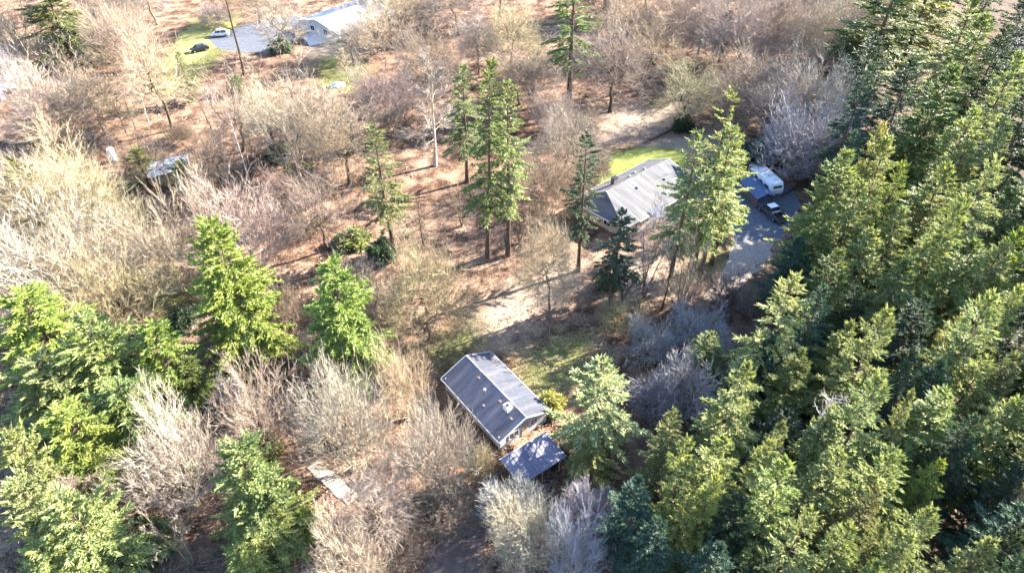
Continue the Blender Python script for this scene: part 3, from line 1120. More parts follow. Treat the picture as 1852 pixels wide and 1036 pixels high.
# white box vent near the ridge, stove pipe, low vents
ch = box('chimney', (hl - 2.0, -0.75, roof_z(0.75) + 0.26), (0.85, 0.75, 0.72), M['white'], cabin, 0.03)
box('chimney_cap', (hl - 2.0, -0.75, roof_z(0.75) + 0.68), (0.34, 0.30, 0.12), M['black'], ch)
pz = roof_z(1.3)
pv = cyl('vent_pipe', (-0.2, -1.3, pz + 0.22), 0.09, 0.6, 'z', M['steel'], cabin, 10)
cyl('pipe_cap', (-0.2, -1.3, pz + 0.56), 0.17, 0.10, 'z', M['white'], pv, 10, 0.05)
for vx, vy in ((1.1, -2.35), (hl - 0.7, -1.2), (-2.2, -0.7), (2.2, -0.8)):
    box('roof_vent', (vx, vy, roof_z(vy) + 0.06), (0.42, 0.30, 0.16), M['darkwall'], cabin, 0.02)
for s in (-1, 1):
    for e in (-1, 1):
        cyl('downspout', (e * (hl - 0.1), s * (hw + 0.09), 1.15), 0.045, 2.3, 'z', M['trim'], cabin, 8)

# ------------------------------------------------------------------ open shed beside the cabin
s1, s2, s3, s4 = at(907, 830, 2.6), at(985, 783, 2.6), at(1012, 806, 2.25), at(926, 862, 2.25)
d1 = (s2 - s1).normalized()
ang = math.atan2(d1.y, d1.x)
Ls = (s2 - s1).length + 0.4
Ws = 3.7
nrm = Vector((d1.y, -d1.x, 0))
cen = (s1 + s2) / 2 + nrm * Ws / 2
shed = empty('shed', (cen.x, cen.y, 0), ang, 'small lean-to shed with bluish grey roof below the cabin gable', 'shed')
sr = bmesh.new()
tilt = Matrix.Rotation(R(6), 3, 'X')
box_bm(sr, (0, 0, 2.45), (Ls, Ws, 0.12), tilt)
ro = to_obj('roof', sr, M['roof_shed'], shed)
for k in range(12):
    xx = -Ls / 2 + (k + 0.5) * Ls / 12
    box('roof_rib', tuple(Vector((0, 0, 2.45)) + tilt @ Vector((xx, 0, 0.075))), (0.05, Ws - 0.02, 0.035), M['roof_shed'], ro, rot=tilt)
box('fascia', tuple(Vector((0, 0, 2.45)) + tilt @ Vector((0, Ws / 2 + 0.035, 0.0))), (Ls + 0.1, 0.06, 0.22), M['trim'], shed, rot=tilt)
box('fascia', tuple(Vector((0, 0, 2.45)) + tilt @ Vector((-Ls / 2 - 0.035, 0, 0.0))), (0.06, Ws, 0.18), M['darkwall'], shed, rot=tilt)
box('wall', (0, Ws / 2 - 0.3, 1.2), (Ls - 0.6, 0.1, 2.4), M['darkwall'], shed)
for e in (-1, 1):
    box('wall', (e * (Ls / 2 - 0.35), 0, 1.1), (0.1, Ws - 0.72, 2.2), M['darkwall'], shed)
for e in (-0.9, 0.0, 0.9):
    box('post', (e * (Ls / 2 - 0.5), -Ws / 2 + 0.28, 1.05), (0.12, 0.12, 2.1), M['tan'], shed)

# ------------------------------------------------------------------ grey roofed house by the lawn
ANG_H = R(42)
r1, r2 = at(1094, 362, 4.6), at(1206, 302, 4.6)
dd = (r2 - r1).normalized()
ANG_H = math.atan2(dd.y, dd.x)
HIP = 3.6
Lh = 16.0
cen = r1 + dd * (HIP * 0.55 + Lh / 2)
house = gable_house('house', (cen.x, cen.y, 0), ANG_H, Lh - 1.2, 10.5, 2.75, 4.6, (M['tan'], M['roof_pale'], M['roof_pale'], M['trim']),
                    'long single storey house with pale grey roof beside the bright green lawn', 'house', over=0.6, yr=1.6)
for xx in (-5.6, -3.0, 1.0, 4.4):
    window(house, (xx, -5.25, 1.5), (1.5, 1.1), '-y')
    window(house, (xx, 5.25, 1.5), (1.5, 1.1), '+y')
h0_ = -(Lh - 1.2) / 2 - 0.57
bm = bmesh.new()
ze_n, ze_f = 4.6 - 1.85 * (6.85 + 0.6) / 6.85, 4.6 - 1.85 * (3.65 + 0.6) / 3.65
hp = [(h0_, -5.85, ze_n), (h0_ - HIP, -5.85, ze_n), (h0_ - HIP, 5.85, ze_f), (h0_, 5.85, ze_f), (h0_, 1.6, 4.6)]
lo_ = [bm.verts.new(p) for p in hp]
up_ = [bm.verts.new((p[0], p[1], p[2] + 0.1)) for p in hp]
for s_, o_ in ((up_, 1), (lo_, -1)):
    for tri in ((0, 4, 1), (1, 4, 2), (2, 4, 3)):
        bm.faces.new([s_[i] for i in tri][::o_])
for i in range(3):
    bm.faces.new([lo_[i], lo_[i + 1], up_[i + 1], up_[i]])
for i, j in ((3, 4), (4, 0)):
    bm.faces.new([lo_[i], lo_[j], up_[j], up_[i]])
to_obj('hip_roof', bm, M['roof_pale'], house)
box('hip_wall', (h0_ - (HIP - 0.9) / 2, 0, 1.25), (HIP - 0.9, 10.4, 2.5), M['tan'], house)
box('hip_gutter', (h0_ - HIP - 0.05, 0, (ze_n + ze_f) / 2 - 0.02), (0.09, 11.7, 0.14), M['trim'], house, rot=Matrix.Rotation(math.atan2(ze_f - ze_n, 11.7), 3, 'X'))
window(house, (h0_ - HIP + 0.9, -1.5, 1.4), (1.4, 1.1), '-x')
dr = box('door', (-1.0, -5.28, 1.05), (0.95, 0.06, 2.1), M['brownwall'], house)
cyl('handle', (-0.65, -5.33, 1.0), 0.04, 0.07, 'y', M['steel'], dr, 8)
zz_ = 4.6 - 2.0 * (1.85 / 3.65)
cc_ = box('chimney', (-4.4, 3.0, 4.45), (0.9, 0.7, 1.3), M['darkwall'], house)
box('chimney_cap', (-4.4, 3.0, 5.16), (1.05, 0.85, 0.12), M['black'], cc_)
for vx, vy in ((-1.0, 2.6), (0.8, 2.9), (2.6, 2.3), (-2.6, -0.6), (3.3, -1.6)):
    zr = 4.6 - abs(vy - 1.6) * (1.85 / (3.65 if vy > 1.6 else 6.85)) + 0.1
    box('roof_vent', (vx, vy, zr + 0.10), (0.4, 0.4, 0.28), M['steel'], house, 0.03)
# cross wing toward the forest with its own gable
bmw = [(-2.6, 2.7), (2.6, 2.7), (0, 4.1)]
prism('wing_roof', [(4.2, 2.75), (10.2, 2.75), (7.2, 4.35)], 'y', -8.6, 1.2, M['roof_pale'], house)
box('wing_wall', (7.2, -6.55, 1.35), (5.4, 2.6, 2.7), M['tan'], house)
prism('porch_roof', [(-7.2, 2.55), (-5.2, 2.86), (-5.2, 2.94), (-7.2, 2.63)], 'x', -5.4, -2.4, M['blue_and_shade'], house)
for xx in (-5.2, -2.6):
    box('porch_post', (xx, -7.0, 1.28), (0.12, 0.12, 2.56), M['trim'], house)

# ------------------------------------------------------------------ shed with low gabled roof beside the camper
q1, q2, q3 = at(1341, 324, 2.4), at(1370, 354, 2.4), at(1389, 346, 2.4)
dd = (q2 - q1).normalized()
angc = math.atan2(dd.y, dd.x)
Lc = (q2 - q1).length + 0.6
Wc = 3.3
nv = Vector((-dd.y, dd.x, 0))
cen = (q1 + q2) / 2 + nv * Wc / 2
gsh = gable_house('garden_shed', (cen.x, cen.y, 0), angc, Lc - 0.5, Wc - 0.5, 1.95, 2.6, (M['darkwall'], M['blue_and_shade'], M['blue_and_shade'], M['blue_and_shade']),
                  'dark shed with shallow metal roof coloured blue for shade tucked beside the white camper', 'shed', over=0.25)
dr = box('door', ((Lc - 0.5) / 2 + 0.03, 0, 0.92), (0.05, 1.5, 1.8), M['blue_and_shade'], gsh)
cyl('handle', ((Lc - 0.5) / 2 + 0.09, 0.5, 1.0), 0.035, 0.07, 'x', M['steel'], dr, 8)


# ------------------------------------------------------------------ vehicles
def wheels(root, xs, half, r, wdt=0.22):
    for x in xs:
        for s in (-1, 1):
            o = cyl('wheel', (x, s * (half - wdt / 2 + 0.01), r), r, wdt, 'y', M['rubber'], root, 20, bevel=0.02)
            cyl('rim', (x, s * (half + 0.018), r), r * 0.62, 0.02, 'y', M['steel'], o, 14)


def camper(loc, rz):
    t = empty('camper_trailer', loc, rz, 'long white camper trailer with dark side windows parked by the wood', 'camper trailer')
    L_, W_ = 7.6, 2.45
    hl, hw = L_ / 2, W_ / 2
    # side profile with raked nose and tail
    prof = [(-hl + 0.25, 0.55), (hl - 0.55, 0.55), (hl - 0.05, 1.15), (hl, 1.9), (hl - 0.45, 2.85), (hl - 0.8, 2.98), (-hl + 0.5, 2.98), (-hl + 0.15, 2.8), (-hl, 1.6), (-hl, 0.8)]
    prism('body', prof, 'y', -hw, hw, M['white'], t, 0.07)
    for x, z, ww, hh in ((-2.6, 1.85, 1.0, 0.62), (-0.9, 1.9, 0.75, 0.5), (0.6, 1.9, 0.75, 0.5), (2.35, 1.85, 1.05, 0.65)):
        for f, yy in (('-y', -hw), ('+y', hw)):
            window(t, (x, yy, z), (ww, hh), f, frame=M['steel'])
    window(t, (hl - 0.13, 0, 2.25), (1.5, 0.55), '+x', frame=M['steel'])
    for s in (-1, 1):
        box('stripe', (0, s * (hw + 0.008), 1.32), (L_ - 0.9, 0.012, 0.16), M['blue_and_shade'], t)
    d_ = box('door', (1.45, -hw - 0.02, 1.55), (0.62, 0.04, 1.8), M['trim'], t)
    box('handle', (1.68, -hw - 0.06, 1.5), (0.05, 0.05, 0.16), M['steel'], d_)
    box('air_conditioner', (0.4, 0, 3.10), (0.95, 0.75, 0.26), M['trim'], t, 0.06)
    for x in (-2.3, 2.3):
        box('roof_hatch', (x, 0.1, 3.03), (0.45, 0.45, 0.11), M['trim'], t, 0.03)
    wheels(t, (-0.55, 0.3), hw - 0.05, 0.34)
    for s in (-1, 1):
        bm = bmesh.new()
        box_bm(bm, (-hl - 0.55, s * 0.28, 0.5), (1.35, 0.08, 0.1), Matrix.Rotation(s * 0.38, 3, 'Z').inverted())
        to_obj('hitch_bar', bm, M['black'], t)
    cyl('gas_bottle', (-hl - 0.32, 0.16, 0.78), 0.15, 0.5, 'z', M['white'], t, 12, bevel=0.03)
    cyl('gas_bottle', (-hl - 0.32, -0.16, 0.78), 0.15, 0.5, 'z', M['white'], t, 12, bevel=0.03)
    for s in (-0.9, 0.9):
        box('tail_light', (hl - 0.14, s, 1.25), (0.06, 0.12, 0.24), M['red'], t, 0.01)
    return t


c1, c2 = at(1350, 297, 2.9), at(1393, 337, 2.9)
dd = (c2 - c1).normalized()
nv = Vector((-dd.y, dd.x, 0))
cen = (c1 + c2) / 2 + nv * 1.7
camper((cen.x, cen.y, 0), math.atan2(dd.y, dd.x))


def cabin_shape(prof_low, prof_top, hw0, hw1, name, mat, root, bevel=0.03):
    """a glasshouse: lower outline at beltline, upper outline at roof"""
    bm = bmesh.new()
    (x0, x1, z0), (x2, x3, z1) = prof_low, prof_top
    lo = [bm.verts.new(p) for p in ((x0, -hw0, z0), (x1, -hw0, z0), (x1, hw0, z0), (x0, hw0, z0))]
    hi = [bm.verts.new(p) for p in ((x2, -hw1, z1), (x3, -hw1, z1), (x3, hw1, z1), (x2, hw1, z1))]
    bm.faces.new(lo[::-1]); bm.faces.new(hi)
    for i in range(4):
        bm.faces.new([lo[i], lo[(i + 1) % 4], hi[(i + 1) % 4], hi[i]])
    return to_obj(name, bm, mat, root, bevel)


def pickup(loc, rz, label):
    t = empty('pickup_truck', loc, rz, label, 'pickup truck')
    hw = 0.98
    # front at -x
    prof = [(-2.75, 0.45), (2.75, 0.45), (2.8, 0.62), (2.78, 1.12), (0.85, 1.12), (0.85, 0.72), (0.8, 0.72), (0.8, 1.14), (-1.35, 1.14), (-2.6, 1.05), (-2.78, 0.85)]
    prism('body', [(-2.75, 0.45), (0.72, 0.45), (0.72, 1.14), (-1.25, 1.14), (-2.55, 1.06), (-2.8, 0.85)], 'y', -hw, hw, M['darkcar'], t, 0.05)
    box('bed_floor', (1.75, 0, 0.60), (2.02, 1.8, 0.1), M['rubber'], t)
    for s in (-1, 1):
        box('bed_side', (1.76, s * (hw - 0.06), 0.82), (2.06, 0.12, 0.66), M['darkcar'], t, 0.03)
        box('rack_rail', (1.55, s * 0.86, 1.62), (2.2, 0.06, 0.06), M['black'], t)
        for x in (0.78, 1.7, 2.6):
            box('rack_post', (x, s * 0.86, 1.36), (0.05, 0.05, 0.5), M['black'], t)
        box('mirror', (-0.95, s * 1.06, 1.2), (0.12, 0.16, 0.16), M['black'], t, 0.02)
        box('headlight', (-2.72, s * 0.75, 0.86), (0.16, 0.32, 0.16), M['lamp'], t, 0.02)
        box('tail_light', (2.82, s * 0.88, 0.9), (0.05, 0.12, 0.3), M['red'], t, 0.01)
    box('tailgate', (2.80, 0, 0.82), (0.1, 1.68, 0.6), M['darkcar'], t, 0.03)
    gh = cabin_shape((-1.35, 0.74, 1.14), (-0.62, 0.52, 1.78), 0.92, 0.76, 'cab_glass', M['glass'], t)
    box('cab_roof', (-0.05, 0, 1.81), (1.24, 1.56, 0.09), M['white'], gh, 0.04)
    for s in (-1, 1):
        box('pillar', (0.63, s * 0.835, 1.46), (0.14, 0.06, 0.66), M['darkcar'], gh, rot=Matrix.Rotation(s * 0.24, 3, 'X'))
    box('bumper', (-2.86, 0, 0.58), (0.14, 1.85, 0.2), M['steel'], t, 0.03)
    box('bumper', (2.92, 0, 0.55), (0.14, 1.8, 0.16), M['steel'], t, 0.03)
    box('tool_box', (1.05, 0, 1.15), (0.5, 1.7, 0.26), M['steel'], t, 0.02)
    wheels(t, (-1.8, 1.75), hw, 0.38)
    return t


t1, t2 = at(1381, 365, 1.2), at(1412, 392, 1.0)
dd = (t2 - t1).normalized()
cen = (t1 + t2) / 2
pickup((cen.x, cen.y, 0), math.atan2(dd.y, dd.x), 'dark pickup truck with white cab roof and open bed on the shaded driveway')


def car(loc, rz, mat, label, tall=0.0, name='parked_car'):
    t = empty(name, loc, rz, label, 'car', 'cars parked at the houses')
    hw = 0.9
    prism('body', [(-2.15, 0.35), (2.15, 0.35), (2.25, 0.6), (2.15, 0.95 + tall * 0.4), (1.2, 1.02 + tall * 0.4), (-1.1, 0.98 + tall * 0.4), (-2.05, 0.86), (-2.25, 0.6)], 'y', -hw, hw, mat, t, 0.07)
    gh = cabin_shape((-1.25, 1.75, 0.98 + tall * 0.4), (-0.55, 1.25 + tall * 0.4, 1.45 + tall), 0.84, 0.68, 'glasshouse', M['glass'], t)
    box('car_roof', ((0.7 + tall * 0.4) / 2, 0, 1.47 + tall), (1.84 + tall * 0.4, 1.38, 0.07), mat, gh, 0.03)
    for s in (-1, 1):
        box('headlight', (-2.17, s * 0.66, 0.72), (0.12, 0.34, 0.14), M['lamp'], t, 0.02)
        box('tail_light', (2.2, s * 0.7, 0.78), (0.08, 0.28, 0.16), M['red'], t, 0.02)
        box('mirror', (-0.95, s * 0.98, 1.02), (0.14, 0.14, 0.12), mat, t, 0.02)
        box('pillar', (0.35, s * 0.765, 1.22 + tall * 0.7), (0.09, 0.05, 0.46 + tall * 0.6), mat, gh, rot=Matrix.Rotation(s * 0.32, 3, 'X'))
    wheels(t, (-1.38, 1.35), hw, 0.33)
    return t


p = at(398, 60, 0.8)
car((p.x, p.y, 0), R(10), M['white'], 'white car standing on the drive above the yellow lawn', 0.25)
p = at(360, 87, 0.8)
car((p.x, p.y, 0), R(35), M['black'], 'small black car standing on the edge of the yellow lawn', 0.1)
p = at(1303, 285, 0.8)
car((p.x, p.y, 0), R(-60), M['darkcar'], 'dark grey car half hidden behind the firs at the driveway head', 0.2)
p = at(150, 254, 0.8)
car((p.x, p.y, 0), R(15), M['darkcar'], 'dark grey car seen through bare branches at far left', 0.15)

# small boat beyond the camper nose
p1, p2 = at(1341, 280, 0.6), at(1352, 293, 0.6)
dd = (p2 - p1).normalized()
cen = (p1 + p2) / 2
bt = empty('rowing_boat', (cen.x, cen.y, 0), math.atan2(dd.y, dd.x), 'small faded blue rowing boat lying beyond the nose of the camper', 'boat')
bm = bmesh.new()
rings = []
for k in range(9):
    s = -1 + 2 * k / 8
    hwid = 0.72 * (1 - max(0, s) ** 2.2 * 0.98) * (1 - max(0, -s) ** 3 * 0.35)
    zk = 0.12 + 0.22 * max(0, s) ** 2
    x = s * 1.9
    rings.append([bm.verts.new(q) for q in ((x, -hwid, 0.68), (x, -hwid * 0.82, 0.32), (x, 0, zk), (x, hwid * 0.82, 0.32), (x, hwid, 0.68),
                                            (x, hwid * 0.9, 0.68), (x, hwid * 0.7, 0.36), (x, 0, zk + 0.06), (x, -hwid * 0.7, 0.36), (x, -hwid * 0.9, 0.68))])
for a_, b_ in zip(rings, rings[1:]):
    for i in range(10):
        bm.faces.new([a_[i], a_[(i + 1) % 10], b_[(i + 1) % 10], b_[i]])
bm.faces.new(rings[0][::-1]); bm.faces.new(rings[-1])
to_obj('hull', bm, M['paleblue'], bt)
for x in (-1.1, 0.0, 0.95):
    box('thwart', (x, 0, 0.55), (0.24, 1.05 - 0.25 * abs(x), 0.04), M['tan'], bt)

# ------------------------------------------------------------------ far house at the top, fragments at the left edge
ANG_T = R(52)
re_ = at(570, 36, 4.4)
du = Vector((cos(ANG_T), sin(ANG_T), 0))
dn = Vector((sin(ANG_T), -cos(ANG_T), 0))
hwT = 8.5
LT = 21.0
cen = re_ + du * LT / 2
far = gable_house('house', (cen.x, cen.y, 0), ANG_T, LT - 1.2, 2 * hwT - 1.2, 2.5, 4.4, (M['siding'], M['roof_white'], M['roof_blue_shade'], M['trim']),
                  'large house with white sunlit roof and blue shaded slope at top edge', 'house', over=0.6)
hx_, hy_ = (LT - 1.2) / 2, hwT - 0.6
for xx in (-7.5, -3.5, 3.5, 7.5):
    window(far, (xx, -hy_, 1.6), (1.6, 1.2), '-y')
    window(far, (xx, hy_, 1.6), (1.6, 1.2), '+y')
for yy in (-2.6, 2.6):
    window(far, (-hx_, yy, 1.6), (1.5, 1.2), '-x')
dr = box('door', (0.5, -hy_ - 0.04, 1.05), (1.0, 0.06, 2.1), M['brownwall'], far)
cyl('handle', (0.86, -hy_ - 0.09, 1.0), 0.04, 0.07, 'y', M['steel'], dr, 8)
for vx, vy in ((-5, -2.0), (1, -3.0), (5, 2.4)):
    box('roof_vent', (vx, vy, 4.4 - abs(vy) * 1.9 / hy_ + 0.2), (0.4, 0.4, 0.3), M['steel'], far, 0.03)

cen = at(-14, 158, 2.0)
edge = gable_house('cottage', (cen.x, cen.y, 0), R(35), 9.0, 6.5, 2.5, 4.2, (M['brownwall'], M['roof_white'], M['roof_white'], M['trim']),
                   'brown walled cottage cut off by the left frame edge', 'cottage', over=0.4)
window(edge, (2.6, -3.25, 1.4), (1.2, 1.0), '-y')
window(edge, (-0.4, -3.25, 1.4), (1.2, 1.0), '-y')
window(edge, (4.5, 0.5, 1.4), (1.2, 1.0), '+x')
dr = box('door', (1.1, -3.28, 1.03), (0.9, 0.06, 2.05), M['white'], edge)
cyl('handle', (1.4, -3.33, 1.0), 0.04, 0.07, 'y', M['steel'], dr, 8)

cen = at(303, 302, 2.0)
hut = gable_house('hut', (cen.x, cen.y, 0), R(30), 6.5, 4.6, 2.3, 3.4, (M['tan'], M['roof_white'], M['roof_white'], M['trim']),
                  'small hut with whitish roof glimpsed between bare branches and yellow green shrubs', 'hut', over=0.3)
window(hut, (0.8, -2.3, 1.35), (1.0, 0.8), '-y')
dr = box('door', (3.28, 0, 1.0), (0.05, 0.85, 2.0), M['brownwall'], hut)
cyl('handle', (3.33, 0.3, 1.0), 0.04, 0.06, 'x', M['steel'], dr, 8)

# upright white fuel tank and pale tarp heap
p = at(207, 292, 0)
tk = empty('fuel_tank', (p.x, p.y, 0), 0.3, 'upright white tank standing among bare trees at left', 'tank')
cyl('shell', (0, 0, 1.5), 0.62, 2.4, 'z', M['white'], tk, 20, bevel=0.08)
cyl('cap', (0, 0, 2.82), 0.5, 0.25, 'z', M['white'], tk, 20, 0.12)
cyl('base_ring', (0, 0, 0.16), 0.55, 0.32, 'z', M['steel'], tk, 20)
p = at(611, 156, 0)
bm = bmesh.new()
bmesh.ops.create_icosphere(bm, subdivisions=3, radius=1.0)
for v in bm.verts:
    n_ = 0.16 * sin(v.co.x * 7) * cos(v.co.y * 6) + 0.1 * sin(v.co.y * 11 + v.co.x * 4)
    v.co = Vector((v.co.x * (1.6 + n_), v.co.y * (1.2 + n_), max(-0.02, v.co.z) * (0.85 + n_)))
tag(to_obj('tarp_heap', bm, M['tarp'], None), 'pale green tarp heap on open ground below the white roofed house', 'tarp').location = (p.x, p.y, 0.02)

# concrete path slabs in the lower left clearing
p1, p2 = at(566, 838), at(640, 905)
dd = (p2 - p1).normalized()
pth = empty('path', (p1.x, p1.y, 0), math.atan2(dd.y, dd.x))
tag(pth, kind='structure')
slab_me = None
lnp = (p2 - p1).length
for k in range(6):
    o = box('slab', ((k + 0.5) * lnp / 6, random.uniform(-0.1, 0.1), 0.03), (lnp / 6 - 0.12, 1.55, 0.12), M['concrete'], pth, 0.02) if slab_me is None else link('slab', slab_me, None, pth)
    if slab_me is None:
        slab_me = o.data
    else:
        o.location = (k * lnp / 6, random.uniform(-0.12, 0.12), random.uniform(-0.02, 0.02))
        o.rotation_euler = (0, 0, random.uniform(-0.05, 0.05))

